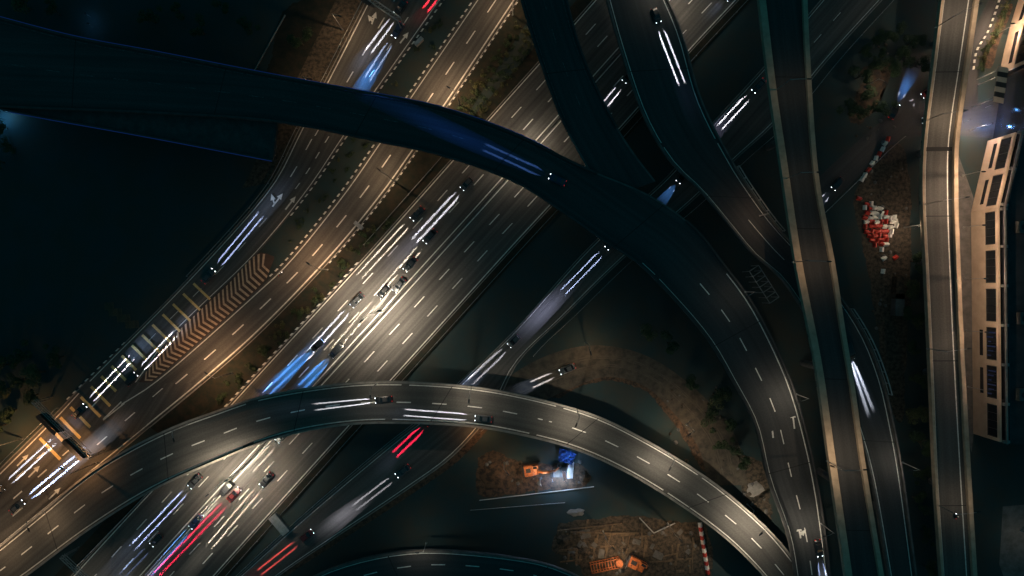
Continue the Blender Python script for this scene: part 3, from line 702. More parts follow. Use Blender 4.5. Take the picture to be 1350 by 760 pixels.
def make_rider():
    me = bpy.data.meshes.new('person')
    J_ = [(-.3, 0, .9), (-.22, 0, 1.12), (-.08, 0, 1.36), (-.02, 0, 1.47), (.02, 0, 1.62), (.03, 0, 1.72)]
    rad = [.15, .14, .15, .06, .11, .08]; ed = [(i, i+1) for i in range(5)]
    for s in (-1, 1):
        b = len(J_); J_ += [(-.08, s*.2, 1.36), (.14, s*.32, 1.16), (.37, s*.30, 1.04), (-.25, s*.13, .86), (.18, s*.19, .78), (-.02, s*.18, .38), (.12, s*.18, .32)]
        rad += [.075, .055, .045, .10, .075, .055, .045]; ed += [(2, b), (b, b+1), (b+1, b+2), (0, b+3), (b+3, b+4), (b+4, b+5), (b+5, b+6)]
    me.from_pydata(J_, ed, []); o = bpy.data.objects.new('person', me); C.collection.objects.link(o)
    md = o.modifiers.new('s', 'SKIN'); 
    for i, v in enumerate(me.skin_vertices[0].data): v.radius = (rad[i], rad[i]); v.use_root = (i == 0)
    o.modifiers.new('u', 'SUBSURF').levels = 1
    dg = bpy.context.evaluated_depsgraph_get(); m2 = bpy.data.meshes.new_from_object(o.evaluated_get(dg)); o.modifiers.clear(); o.data = m2
    m2.materials.clear(); m2.materials.append(M['cloth'])
    hm = MB(); hm.loft([[(.03+rr*math.cos(a), rr*math.sin(a)*.85, z) for a in np.linspace(0, 2*math.pi, 13)[:-1]] for z, rr in ((1.58, .125), (1.68, .15), (1.78, .13), (1.84, .06))]); obj('helmet', hm, M['car_white'], o, True)
    return o

TILT = 18.5          # streak lamps dip by this much
def beam_data(L, hw, col, core, pool, pcol, h, back=False, sep=.72, pl=None, plen=None):  # lamp pattern shaped into even streaks that imitate light trails
    ld = bpy.data.lights.new('headlight_streak' if not back else 'taillight_streak', 'SPOT'); ld.energy = BEAM_W; ld.spot_size = R(36); ld.spot_blend = 0; ld.shadow_soft_size = .02
    ld.use_nodes = True; t = ld.node_tree; em = t.nodes['Emission']; Lk = t.links.new
    tc = t.nodes.new('ShaderNodeTexCoord'); sx = t.nodes.new('ShaderNodeSeparateXYZ'); Lk(tc.outputs['Normal'], sx.inputs[0])
    def m(op, a, b=None, c=None):
        q = t.nodes.new('ShaderNodeMath'); q.operation = op
        for i, v in enumerate((a, b, c)):
            if v is None: continue
            if isinstance(v, (int, float)): q.inputs[i].default_value = v
            else: Lk(v, q.inputs[i])
        return q.outputs[0]
    def ss(v, a, b):
        q = t.nodes.new('ShaderNodeMapRange'); q.interpolation_type = 'SMOOTHSTEP'; Lk(v, q.inputs[0]); q.inputs[1].default_value = a; q.inputs[2].default_value = b; return q.outputs[0]
    th = R(90-TILT); cs, sn = math.cos(th), math.sin(th)
    ry = m('SUBTRACT', m('MULTIPLY', sx.outputs[1], cs), m('MULTIPLY', sx.outputs[2], sn))
    rzz = m('ADD', m('MULTIPLY', sx.outputs[1], sn), m('MULTIPLY', sx.outputs[2], cs))
    az = m('MAXIMUM', m('ABSOLUTE', rzz), .015)
    gx = m('MULTIPLY', m('DIVIDE', sx.outputs[0], az), h); gy = m('MULTIPLY', m('DIVIDE', ry, az), h)
    ax = m('ABSOLUTE', m('SUBTRACT', m('ABSOLUTE', gx), sep))
    inv = m('DIVIDE', 1.0, m('POWER', az, 3.0))
    edge = m('SUBTRACT', 1.0, ss(ax, hw*.6, hw*1.3))
    lon = m('MULTIPLY', ss(gy, .1, .5), m('SUBTRACT', 1.0, ss(gy, L-.8, L)))
    corev = m('MULTIPLY', m('MULTIPLY', edge, lon), core)
    pl = pl or L*1.15; pw = 2.2; plen = plen or max(3.0, L*.38)
    e1 = m('POWER', m('DIVIDE', gx, pw), 2.0); e2 = m('POWER', m('DIVIDE', m('SUBTRACT', gy, pl), plen), 2.0)
    g_ = m('MULTIPLY', m('EXPONENT', m('MULTIPLY', m('ADD', e1, e2), -1.0)), pool*2.8)
    g_ = m('MULTIPLY', g_, ss(gy, .2, 1.5))
    def colr(c, v):
        q = t.nodes.new('ShaderNodeVectorMath'); q.operation = 'SCALE'; q.inputs[0].default_value = c; Lk(v, q.inputs['Scale']); return q.outputs[0]
    ad = t.nodes.new('ShaderNodeVectorMath'); ad.operation = 'ADD'; Lk(colr(col, m('MULTIPLY', corev, inv)), ad.inputs[0]); Lk(colr(pcol, m('MULTIPLY', g_, inv)), ad.inputs[1])
    sc_ = t.nodes.new('ShaderNodeVectorMath'); sc_.operation = 'SCALE'; sc_.inputs['Scale'].default_value = 100*BEAM_K/BEAM_W; Lk(ad.outputs[0], sc_.inputs[0])
    Lk(sc_.outputs[0], em.inputs[0]); em.inputs[1].default_value = 1.0
    return ld
WHT, BLU, CYB, REDC, DIM, CRM = (.85, .88, 1), (.45, .58, 1), (.08, .32, 1), (1, .03, .06), (.16, .24, .5), (1, .88, .7)
PROTO = {}
def vehicle(kind, color, road, a, b, label, col=WHT, core=1.0, pool=.03, pcol=(.5, .65, 1), red=False, sep=.82, hw=.17, pl=None, plen=None):
    z = road.z_at(*b)+.01
    A3, B3 = P(*a, z), P(*b, z); d = (B3-A3).normalized(); L = (B3-A3).length
    key = (kind, color)
    if key not in PROTO:
        PROTO[key] = make_motorcycle() if kind == 'motorcycle' else make_car(kind, color); PROTO[key]['used'] = 0
    pr = PROTO[key]; ln = pr['len']; rz = math.atan2(d.y, d.x)
    head = not red
    # headlights: the streak runs ahead of the nose from a to b; tail lights: behind the tail, from b back to a
    nose = A3 if head else B3+d*(ln*2)
    loc = nose-d*ln
    if not pr['used']:
        pr['used'] = 1; r = pr; r.location = loc; r.rotation_euler = (0, 0, rz); r['label'] = label; r['group'] = 'vehicles on the roads'
    else: r = dup(pr, loc, rz, label, 'vehicles on the roads')
    ld = beam_data(L, hw, col, core, pool, pcol, .62 if head else .74, back=red, pl=pl, plen=plen, sep=sep if kind != 'motorcycle' else 0)
    for sy in (0,):
        o = bpy.data.objects.new(ld.name, ld); C.collection.objects.link(o); o.parent = r
        o.location = ((ln+.02) if head else (-ln-.02), sy*sep, .62 if head else .74)
        o.rotation_euler = (R(90-TILT), 0, R(-90) if head else R(90))
    if kind == 'motorcycle':
        pe = make_rider() if 'rider' not in PROTO else None
        if pe: PROTO['rider'] = pe
        else:
            pe = PROTO['rider'].copy(); C.collection.objects.link(pe)
            for ch in PROTO['rider'].children: c2 = ch.copy(); C.collection.objects.link(c2); c2.parent = pe
        pe.location = loc; pe.rotation_euler = (0, 0, rz); tag(pe, 'person in dark jacket and white helmet riding '+('along the viaduct' if road is J else 'beside the grass island'), 'person', 'motorcycle riders')
    return r
V = vehicle
# highway, upper-left half (heading down-left)
V('sedan', 'black', CC, (543, 290), (474, 365), 'black sedan leading on the outermost highway lane, headlights on', CRM, 1.5, .03, (1, .9, .75))
V('hatchback', 'grey', CC, (609, 250), (546, 318), 'grey hatchback further up the highway with bluish beams', WHT, .9, .035, (.7, .7, 1), hw=.3)
V('sedan', 'grey', CC, (464, 404), (398, 477), 'dark grey sedan in the brightest highway patch with blue glare ahead', WHT, 2.2, .11, (.08, .36, 1), hw=.22, pl=22)
V('sedan', 'black', CC, (534, 357), (449, 453), 'black sedan next to the median by the double lamp', CRM, 1.8, .05, (1, .9, .75), hw=.22)
V('van', 'grey', CC, (437, 470), (396, 512), 'grey van just above the arching flyover with deep blue beams', CYB, 1.2, .15, (.05, .35, 1), hw=.3, pl=6)
V('hatchback', 'black', CC, (412, 462), (352, 518), 'black hatchback throwing a blue pool by the arching flyover', CYB, .9, .20, (.04, .32, 1), hw=.28, pl=8)
V('sedan', 'grey', CC, (251, 642), (176, 721), 'grey sedan alone below the arching flyover with crisp blue white beams', BLU, 1.6, .02, hw=.17)
V('hatchback', 'black', CC, (201, 718), (160, 760), 'black hatchback near the bottom edge on the dark outer lane', DIM, .5, .02)
V('sedan', 'grey', CC, (366, 582), (330, 620), 'dark grey sedan just under the arching flyover beside the median', CRM, 1.5, .05, (1, .9, .75))
V('van', 'grey', CC, (292, 652), (225, 722), 'wide grey van beside the median at the bottom with a wide pale beam', CRM, 1.0, .04, (.9, .9, 1), hw=.28)
V('sedan', 'blue', CC, (252, 695), (196, 757), 'blue sedan left of the red tail lights at the bottom', CYB, .8, .03, hw=.26)
V('sedan', 'black', CC, (345, 640), (277, 720), 'black sedan on the right highway half below the arching flyover', CRM, 1.5, .02, (1, .9, .75))
V('sedan', 'red', CC, (204, 760), (302, 659), 'red sedan with long crimson tail light streaks at the bottom', (1, .02, .10), 2.0, .01, (1, .1, .1), red=True, hw=.26)
V('hatchback', 'grey', CC, (822, 109), (798, 138), 'dark grey hatchback between the two top flyovers', WHT, 1.2, .01)
V('hatchback', 'grey', CC, (956, 1), (946, 10), 'grey hatchback at the top edge of the far highway half', BLU, 1.5, .01)
V('sedan', 'grey', CC, (520, 385), (490, 425), 'grey sedan hugging the median above the double lamp', CRM, 1.4, .02, (1, .9, .75))
V('sedan', 'black', CC, (560, 320), (505, 382), 'black sedan in the middle lane above the bright highway patch', CRM, 1.3, .02, (1, .9, .75), hw=.18)
V('hatchback', 'black', CC, (500, 392), (440, 462), 'black hatchback in the glare beside the double headed highway lamp', CRM, 1.4, .02, (1, .9, .75), hw=.2)
# slip road
V('sedan', 'black', A, (522, 20), (486, 68), 'black sedan on the slip road below the top gantry', WHT, 1.1, .03, hw=.26)
V('sedan', 'blue', A, (519, 50), (484, 105), 'blue sedan with a broad blue pool on the upper slip road', (.5, .65, 1), .8, .20, (.05, .32, 1), hw=.22, pl=13)
V('sedan', 'black', A, (581, -12), (560, 14), 'black sedan at the top edge showing red tail lights', REDC, 2.0, .01, (1, .1, .1), red=False, hw=.25)
V('sedan', 'grey', A, (283, 356), (343, 284), 'grey sedan running up the narrow bend of the slip road', BLU, 1.2, .02, hw=.2)
V('hatchback', 'black', A, (181, 493), (231, 440), 'black hatchback on the rumble bars beside the chevrons', WHT, 1.3, .02, hw=.18)
V('sedan', 'grey', A, (114, 534), (174, 471), 'dark grey sedan on the outer lane over the rumble bars', WHT, 1.4, .03, (.4, .6, 1), hw=.18)
V('sedan', 'grey', AB, (33, 661), (114, 594), 'grey sedan past the gantry with the longest blue beams', BLU, 2.0, .05, (.8, .8, .9), hw=.25, pl=22)
V('van', 'grey', AB, (6, 642), (70, 583), 'dark grey van in the outermost lane at the left edge', WHT, .9, .02, hw=.22)
V('motorcycle', 'black', B, (373, 359), (452, 270), 'motorcycle on the middle carriageway beside the grass island', (.55, .55, .75), .9, .01, hw=.17)
# frontage road
V('sedan', 'black', D, (799, 328), (742, 386), 'black sedan on the dark frontage road with a violet white pool', BLU, 1.2, .09, (.6, .65, 1), pl=24)
V('hatchback', 'grey', D, (671, 456), (620, 504), 'dark grey hatchback heading under the arching flyover', WHT, .6, .04, hw=.25)
V('sedan', 'grey', D, (523, 627), (467, 670), 'dusty grey sedan on the frontage road with a grey white beam', WHT, .45, .08, (.85, .85, 1), hw=.22, pl=18)
V('sedan', 'black', D, (520, 600), (562, 560), 'black sedan slipping under the arching flyover with red tail lights', (1, .02, .09), 2.0, .01, red=True, hw=.3)
V('hatchback', 'red', D, (342, 755), (398, 711), 'red hatchback low on the frontage road with salmon streaks', (1, .12, .12), 1.2, .01, (1, .2, .2), red=True, hw=.2)
V('sedan', 'grey', D, (992, 122), (949, 168), 'grey sedan on the far frontage road near the top bridges', WHT, 1.3, .02, (.6, .6, 1), hw=.2)
V('hatchback', 'black', D, (893, 241), (884, 252), 'black hatchback glimpsed between two dark flyovers', BLU, 1.2, .09, (.1, .35, 1))
V('hatchback', 'black', NN, (1097, 250), (1085, 264), 'black hatchback right beside the tan edged bridge', WHT, 1.3, .01)
V('sedan', 'grey', MM, (738, 491), (700, 508), 'dark grey sedan at the start of the dirt loop', WHT, 1.1, .03, hw=.2)
# street
V('sedan', 'black', NN, (1182, 138), (1190, 122), 'black sedan turning on the small street with blue glare', WHT, 1.3, .25, (.1, .35, 1), pl=5)
V('hatchback', 'red', NX, (1214, 128), (1201, 137), 'red hatchback waiting at the small street corner', WHT, 1.2, .0)
V('van', 'grey', NX, (1214, 160), (1202, 160), 'grey van coming out from under the viaduct', WHT, 1.3, .0, sep=.8)
# flyovers
V('sedan', 'black', K, (495, 528), (414, 537), 'black sedan on the upper lane of the arching flyover', WHT, 1.3, .008)
V('sedan', 'grey', K, (626, 551), (533, 544), 'dark grey sedan on the lower lane of the arching flyover', WHT, 1.3, .008)
V('sedan', 'blue', E, (724, 233), (638, 194), 'blue sedan on the long dark flyover washing it with blue', (.12, .28, .85), .30, .045, (.03, .12, .6), hw=.25, pl=26, plen=16)
V('hatchback', 'black', G, (868, 31), (899, 111), 'black hatchback with the brightest beams on the top centre flyover', WHT, 2.4, .004, (.4, .5, 1), hw=.2)
V('van', 'black', G, (1122, 474), (1149, 546), 'black van on the right branch with wide glaring beams', WHT, 1.2, .08, (.5, .65, 1), hw=.45, pl=6)
V('sedan', 'black', E, (1080, 733), (1085, 762), 'black sedan near the foot of the long dark flyover', BLU, 1.5, .06, (.8, .85, 1))
V('motorcycle', 'black', J, (1258, 676), (1250, 531), 'motorcycle on the viaduct with one long blue streak', (.12, .22, .5), .5, .004, hw=.15)

# ---------------------------------------------------------------- planting
def leafmass(mb, c, rad, n, s, seed):
    rnd = random.Random(seed)
    lumps = [(Vector((rnd.gauss(0, .45), rnd.gauss(0, .45), rnd.uniform(-.3, .5))), rnd.uniform(.35, .6)) for _ in range(9)]
    for _ in range(n):
        lc, lr = rnd.choice(lumps)
        d = Vector((rnd.gauss(0, 1), rnd.gauss(0, 1), rnd.gauss(0, 1))).normalized()
        p = lc+d*lr*rnd.uniform(.6, 1.05)
        p = Vector((c[0]+p.x*rad[0], c[1]+p.y*rad[1], c[2]+p.z*rad[2]))
        n_ = (d+Vector((rnd.uniform(-.6, .6), rnd.uniform(-.6, .6), rnd.uniform(0, .8)))).normalized()
        u = n_.orthogonal().normalized(); v = n_.cross(u); a = rnd.uniform(0, 6.28); e = s*rnd.uniform(.6, 1.3)
        uu = (u*math.cos(a)+v*math.sin(a))*e; vv = (v*math.cos(a)-u*math.sin(a))*e*.6
        mb.quad(p-uu, p-vv, p+uu, p+vv)
TREES = []
for k in range(4):
    t = thing('tree', 'tree', 'tree')
    q = MB(); q.tube((0, 0, 0), (.15, .1, 2.6), .26, .18, 9)
    for j in range(5):
        a = j*1.3+k; e = Vector((math.cos(a)*1.6, math.sin(a)*1.6, 4.3+.3*(j % 3))); q.tube((.15, .1, 2.5), e, .13, .05, 6)
    obj('trunk', q, M['bark'], t)
    q = MB(); leafmass(q, (0, 0, 5.0), (2.9, 2.9, 2.3), 1500, .22, k); obj('crown', q, M['leaf' if k < 3 else 'leaf2'], t); t['used'] = 0; TREES.append(t)
SHRUBS = []
for k in range(3):
    q = MB(); leafmass(q, (0, 0, .55), (.85, .85, .65), 260, .11, 40+k); SHRUBS.append(q.mesh('shrub', M['leaf' if k < 2 else 'leaf2']))
def tree(px, py, s, label, group):
    t = TREES[random.randrange(4)]; loc = P(px, py, 0); rz = random.uniform(0, 6)
    if not t['used']: t['used'] = 1; o = t; o.location = loc; o['label'] = label; o['group'] = group; o.scale = (s, s, s)
    else: o = dup(t, loc, rz, label, group, (s, s, s))
for grp, lab, pts in (
    ('trees around the turning cars', 'dark leafy tree beside the small street where cars turn', ((1150, 60), (1158, 78), (1146, 92), (1170, 52), (1176, 82), (1133, 70), (1128, 104), (1136, 132), (1118, 150), (1150, 148), (1163, 96), (1196, 60), (1200, 90))),
    ('trees between the right branch and the viaduct', 'dark tree in the unlit strip left of the viaduct', ((1195, 380), (1202, 420), (1192, 455), (1203, 500), (1196, 540), (1206, 580), (1208, 620), (1203, 655), (1213, 700), (1217, 745), (1200, 345), (1190, 415))),
    ('trees at the left edge', 'dark tree in the unlit park at the lower left edge', ((12, 512), (34, 500), (22, 540), (50, 520), (8, 560), (60, 490), (84, 470), (40, 470), (14, 480))),
    ('trees between the flyovers', 'dark tree between the arching flyover and the long dark flyover', ((960, 560), (972, 600), (930, 545), (948, 585), (905, 500), (880, 452), (940, 520), (850, 440))),
    ('trees at the top left', 'barely lit tree at the upper left', ((240, 20), (270, 45), (300, 15), (205, 30), (10, 170), (20, 195), (6, 215), (40, 12), (80, 20), (330, 40), (400, 60)))):
    for i, (px, py) in enumerate(pts): tree(px, py, random.uniform(.6, 1.0), lab, grp)
def shrub(px, py, s, label, group):
    o = bpy.data.objects.new('shrub', random.choice(SHRUBS)); C.collection.objects.link(o); o.location = P(px, py, 0); o.rotation_euler = (0, 0, random.uniform(0, 6)); o.scale = (s, s, s*random.uniform(.7, 1.1)); tag(o, label, 'shrub', group)
for i in range(11):
    for j in range(4):
        x, y = 606+i*7.6+j*8.5, 142-i*10.5+j*4.5
        if y > 8: shrub(x+random.uniform(-2, 2), y+random.uniform(-2, 2), random.uniform(.9, 1.5), 'small round shrub planted in rows between the carriageway and highway', 'round shrubs above the long dark flyover')
for i in range(46):
    t = random.random(); d = t*(CC.s_at(350, 480)-CC.s_at(570, 240))+CC.s_at(570, 240); p = CC.at(d, 0, -random.uniform(1.8, 6.5))
    o = bpy.data.objects.new('shrub', random.choice(SHRUBS)); C.collection.objects.link(o); o.location = p; s = random.uniform(.7, 1.5); o.scale = (s, s, s); o.location.z = 0
    tag(o, 'ragged shrub in the dark strip left of the bright highway', 'shrub', 'shrubs along the left of the bright highway')
for i in range(30):
    d = random.uniform(5, A.s_at(372, 290)); sb = d/A.s_at(362, 305)*B.s_at(362, 365)
    a = A.at(d, 1, 1.6); b = B.at(min(sb, B.len), 0, -1.6); p = a.lerp(b, random.uniform(.15, .85))
    o = bpy.data.objects.new('shrub', random.choice(SHRUBS)); C.collection.objects.link(o); o.location = (p.x, p.y, .08); s = random.uniform(.6, 1.1); o.scale = (s, s, s)
    tag(o, 'low dark shrub on the grass island between striped kerbs', 'shrub', 'shrubs on the grass island')
# shrubs that follow the curved kerb at the top right
NK = Road([(1283, 92), (1287, 68), (1303, 40), (1320, -8)], [(1290, 92), (1296, 70), (1312, 42), (1328, -8)], .03, 40)
striped('striped_kerb', NK, 0, 0, 0, NK.len, .9, .9, .5, .25)
for i in range(14):
    p = NK.at(NK.len*i/13, .7, .8); o = bpy.data.objects.new('shrub', SHRUBS[i % 3]); C.collection.objects.link(o); o.location = (p.x, p.y, 0); o.scale = (1.3, 1.3, 1.3)
    tag(o, 'clipped shrub behind the curved striped kerb at top right', 'shrub', 'shrubs behind the curved kerb')
patch('soil_bed', [(1292, 88), (1300, 60), (1325, 10), (1335, 5), (1316, 60), (1306, 90)], M['soil'], .014)

# ---------------------------------------------------------------- sign gantries
def gantry(a, b, h, label, panels, z=0):
    A3, B3 = P(*a, z), P(*b, z); r = thing('sign_gantry', label, 'gantry', A3); d = (B3-A3); L = d.length; d = d.normalized(); n = Vector((-d.y, d.x, 0)); up = Vector((0, 0, 1))
    for p in (A3+d*.3, B3-d*.3):
        for s in (-.55, .55):
            q = MB(); q.tube(p+n*s-A3, p+n*s+up*(h+.9)-A3, .14, n=8); obj('post', q, M['steel'], r)
    q = MB()
    for s in (-.55, .55):
        for z_ in (h, h+.9): q.tube(n*s+up*z_, d*L+n*s+up*z_, .09, n=6)
    k = int(L/1.6)
    for i in range(k):
        x0, x1 = L*i/k, L*(i+1)/k
        q.tube(d*x0+n*-.55+up*(h+.9), d*x1+n*.55+up*(h+.9), .045, n=4); q.tube(d*x0+n*-.55+up*h, d*x1+n*-.55+up*(h+.9), .045, n=4); q.tube(d*x0+n*.55+up*(h+.9), d*x0+n*-.55+up*(h+.9), .045, n=4)
    obj('truss', q, M['steel'], r)
    for t0, t1 in panels:
        q = MB(); c = d*L*(t0+t1)/2-n*.95+up*(h+.2); q.box(tuple(c), (L*(t1-t0), .12, 3.2), math.atan2(d.y, d.x)); pn = obj('sign_panel', q, M['darksteel'], r)
        q = MB(); c2 = d*L*(t0+t1)/2-n*1.5+up*(h+1.9); q.box(tuple(c2), (L*(t1-t0), 1.0, .06), math.atan2(d.y, d.x)); obj('walkway', q, M['darksteel'], pn)
    return r
gantry((66, 524), (139, 596), 6.2, 'dark truss sign gantry spanning the rumble bars at lower left', ((.18, .50), (.62, .95)))
gantry((474, -2), (532, 38), 6.2, 'dark truss sign gantry across the slip road at the top', ((.15, .45),))
gantry((101, 722), (150, 768), 6.0, 'slim truss gantry on the dark highway edge at the bottom left', ())
# control cabinets in the verges
def cabinet(px, py, rz, label, sz=(2.6, .9, 1.6)):
    r = thing('equipment_cabinet', label, 'cabinet', P(px, py, 0), rz)
    q = MB(); q.box((0, 0, sz[2]/2+.1), sz); q.box((0, 0, sz[2]+.14), (sz[0]+.15, sz[1]+.15, .08)); obj('body', q, M['steel'], r)
    for s in (-1, 1): q = MB(); q.box((s*sz[0]/4, -sz[1]/2-.02, sz[2]/2+.1), (sz[0]/2-.1, .03, sz[2]-.2)); obj('door', q, M['concrete'], r)
cabinet(553, 57, R(45), 'small grey cabinet on the dark island near the top'); cabinet(474, 298, R(-40), 'pale cabinet among the shrubs left of the bright highway')
cabinet(370, 690, R(-50), 'dark cabinet between the highway and frontage road below', (6, 2.2, 1.4))

# ---------------------------------------------------------------- tan building
def wall_quad_box(mb, a, b, z0, z1, t0, t1, th, out, M0):
    """box along wall a->b between fractions t0..t1"""
    p0 = a.lerp(b, t0); p1 = a.lerp(b, t1); c = (p0+p1)/2+out*(th/2); L = (p1-p0).length
    mb.box((c.x-M0.x, c.y-M0.y, (z0+z1)/2), (L, abs(th), z1-z0), math.atan2((b-a).y, (b-a).x))
BP = [P(1283, 572, 0), P(1280, 280, 0), P(1302, 186, 0)]
BP2 = [P(1317, 98, 0), P(1330, 40, 0), P(1352, -30, 0)]
bd = thing('building', 'long tan building with a row of big dark windows at the right edge', 'building', BP[1])
b0 = bd.location.copy()
def facade(a, b, nb, slit=False, frame_from=None, lit=()):
    a = a.copy(); b = b.copy(); d = (b-a).normalized(); out = Vector((d.y, -d.x, 0)); 
    if out.x > 0: out = -out
    L = (b-a).length; TH = .5
    w_ = MB()
    fb = lambda z0, z1, t0, t1, th=TH, o=0: wall_quad_box(w_, a+out*o, b+out*o, z0, z1, t0, t1, -th, out, b0)
    zs, z0w, z1w, zt = 0, 5.8, 10.0, 11.0
    fb(zs, z0w-.003, 0, 1); fb(z1w+.003, zt, 0, 1)
    for i in range(nb+1):
        c = i/nb; hw = .75/L
        t0, t1 = max(0, c-hw), min(1, c+hw)
        if slit and i < nb: t1 = min(1, c+hw*1.0)
        fb(z0w, z1w, t0, t1)
    obj('wall', w_, M['facade'], bd)
    for i in range(nb):
        t0 = i/nb+.75/L; t1 = (i+1)/nb-.75/L
        f = MB(); aa = a-out*.12; bb = b-out*.12
        wd = (t1-t0)
        for z_a, z_b, x0, x1 in ((z0w, z0w+.15, t0, t1), (z1w-.15, z1w, t0, t1)): wall_quad_box(f, aa, bb, z_a, z_b, x0, x1, -.15, out, b0)
        for j in range(5): x = t0+wd*(.02+j*.24); wall_quad_box(f, aa, bb, z0w+.151, z1w-.151, x-.05/L, x+.05/L, -.12, out, b0)
        wf = obj('window', f, M['darksteel'], bd)
        q = MB(); wall_quad_box(q, a-out*.3, b-out*.3, z0w, z1w, t0, t1, -.05, out, b0); pn = obj('pane', q, M['window'], wf)
        if i in lit:
            q = MB()
            for j in range(6): x = t0+wd*(.12+j*.14); wall_quad_box(q, a+out*.02, b+out*.02, z0w+.4+.5*(j % 2), z0w+2.0+.9*(j % 3), x, x+.035*wd, -.05, out, b0)
            obj('blue_lamp', q, M['blue_glow'], wf)
        if slit or i in lit:      # narrow dark slit windows low on the wall
            q = MB(); wall_quad_box(q, a+out*.03, b+out*.03, 3.2, 4.6, t0+wd*.1, t1-wd*.1, -.05, out, b0); obj('slit_window', q, M['window'], bd)
    # upper recessed band with brackets and eaves fascia
    q = MB(); wall_quad_box(q, a-out*1.0, b-out*1.0, 11.0, 13.2, 0, 1, -.2, out, b0); obj('upper_glazing', q, M['window'], bd)
    q = MB(); wall_quad_box(q, a, b, 13.2, 13.7, 0, 1, -.35, out, b0); obj('fascia', q, M['concrete'], bd)
    for i in range(nb+1):
        q = MB(); c = min(max(i/nb, .5/L), 1-.5/L); wall_quad_box(q, a+out*.5, b+out*.5, 12.6, 13.4, c-.35/L, c+.35/L, -1.5, out, b0); obj('bracket', q, M['concrete'], bd)
facade(BP[0], BP[1], 6, lit=(1, 2)); facade(BP[1]+Vector((.05, .1, 0)), BP[2], 2, slit=True)
facade(P(1314, 184, 0), P(1326, 100, 0), 2); facade(BP2[0], BP2[1], 1, slit=True); facade(BP2[1], BP2[2], 2, slit=True)
q = MB()     # body and roof
pts = [P(1284.2, 572, 0), P(1282, 280, 0), P(1304, 186, 0), P(1319, 98, 0), P(1332, 40, 0), P(1354, -30, 0), P(1500, -30, 0), P(1500, 572, 0)]
pl_ = [p-b0 for p in pts]; 
for p in pl_[:6]: p.x += .9
n_ = len(pl_)
q.poly([(p.x, p.y, 13.1) for p in pl_][::-1])
obj('roof', q, M['roof'], bd)
q = MB()
for i in range(n_):
    a_, b_ = pl_[i], pl_[(i+1) % n_]; q.quad((a_.x, a_.y, 0), (b_.x, b_.y, 0), (b_.x, b_.y, 13.1), (a_.x, a_.y, 13.1))
obj('core_wall', q, M['window'], bd)
# roof plant
for i, (px, py) in enumerate(((1345, 300), (1346, 420), (1345, 520))):
    r = thing('rooftop_unit', 'grey ventilation unit on the dark flat roof', 'roof unit', P(px, py, 13.1), group='roof ventilation units')
    q = MB(); q.box((0, 0, .8), (2.4, 3, 1.6)); obj('casing', q, M['concrete_dark'], r); q = MB(); q.tube((0, 0, 1.6), (0, 0, 1.9), .8, n=16); obj('fan_ring', q, M['darksteel'], r)
# striped canopy at the entrance
r = thing('entrance_canopy', 'black and cream striped canopy beside the building entrance', 'canopy', P(1312, 118, 0)); c0 = r.location
q = MB()
for k in range(7):
    t0, t1 = k/7, (k+1)/7; a = P(1309, 134, 9).lerp(P(1316, 88, 9), t0); b = P(1309, 134, 9).lerp(P(1316, 88, 9), t1); e = P(1322, 137, 9).lerp(P(1329, 90, 9), t0); f = P(1322, 137, 9).lerp(P(1329, 90, 9), t1)
    up = Vector((0, 0, .25)); mi = k % 2
    q.quad(a+up-c0, e+up-c0, f+up-c0, b+up-c0, mi); q.quad(a-c0, b-c0, f-c0, e-c0, mi); q.quad(a-c0, a+up-c0, b+up-c0, b-c0, mi); q.quad(e-c0, f-c0, f+up-c0, e+up-c0, mi)
obj('slats', q, [M['facade'], M['kerb_b']], r)
for pp in ((1311, 130), (1317, 92)):
    q = MB(); p = P(*pp, 9); q.tube((p.x-c0.x, p.y-c0.y, 0), (p.x-c0.x, p.y-c0.y, 9), .15, n=8); obj('post', q, M['steel'], r)
# entrance lights
def bluelamp(px, py, z, energy, label, col=(.12, .4, 1)):
    r = thing('floodlight', label, 'floodlight', P(px, py, z)); q = MB(); q.box((0, 0, 3.0), (.5, .3, .35)); obj('lamp_housing', q, M['darksteel'], r)
    q = MB(); q.tube((0, 0, 0), (0, 0, 2.85), .06, n=6); obj('stand', q, M['steel'], r); q = MB(); q.box((0, 0, 2.8), (.42, .24, .05)); obj('lens', q, M['lens_b'], r)
    ld = bpy.data.lights.new('flood', 'POINT'); ld.energy = energy*LAMP_K; ld.color = col; ld.shadow_soft_size = .2; lo = bpy.data.objects.new('flood', ld); C.collection.objects.link(lo); lo.parent = r; lo.location = (0, 0, 2.6)
bluelamp(1300, 166, 0, 1500, 'blue lamp inside the building entrance drive'); bluelamp(1271, 161, 0, 700, 'blue lamp under the viaduct at the small street'); bluelamp(1299, 142, 0, 250, 'second blue lamp by the striped canopy')
patch('paving', [(1322, 668), (1365, 668), (1365, 775), (1324, 775)], M['concrete_dark'], .02, jag=0, n=8)
patch('pavement', [(1262, 200), (1279, 200), (1279, 600), (1268, 600)], M['concrete_dark'], .01, n=8)

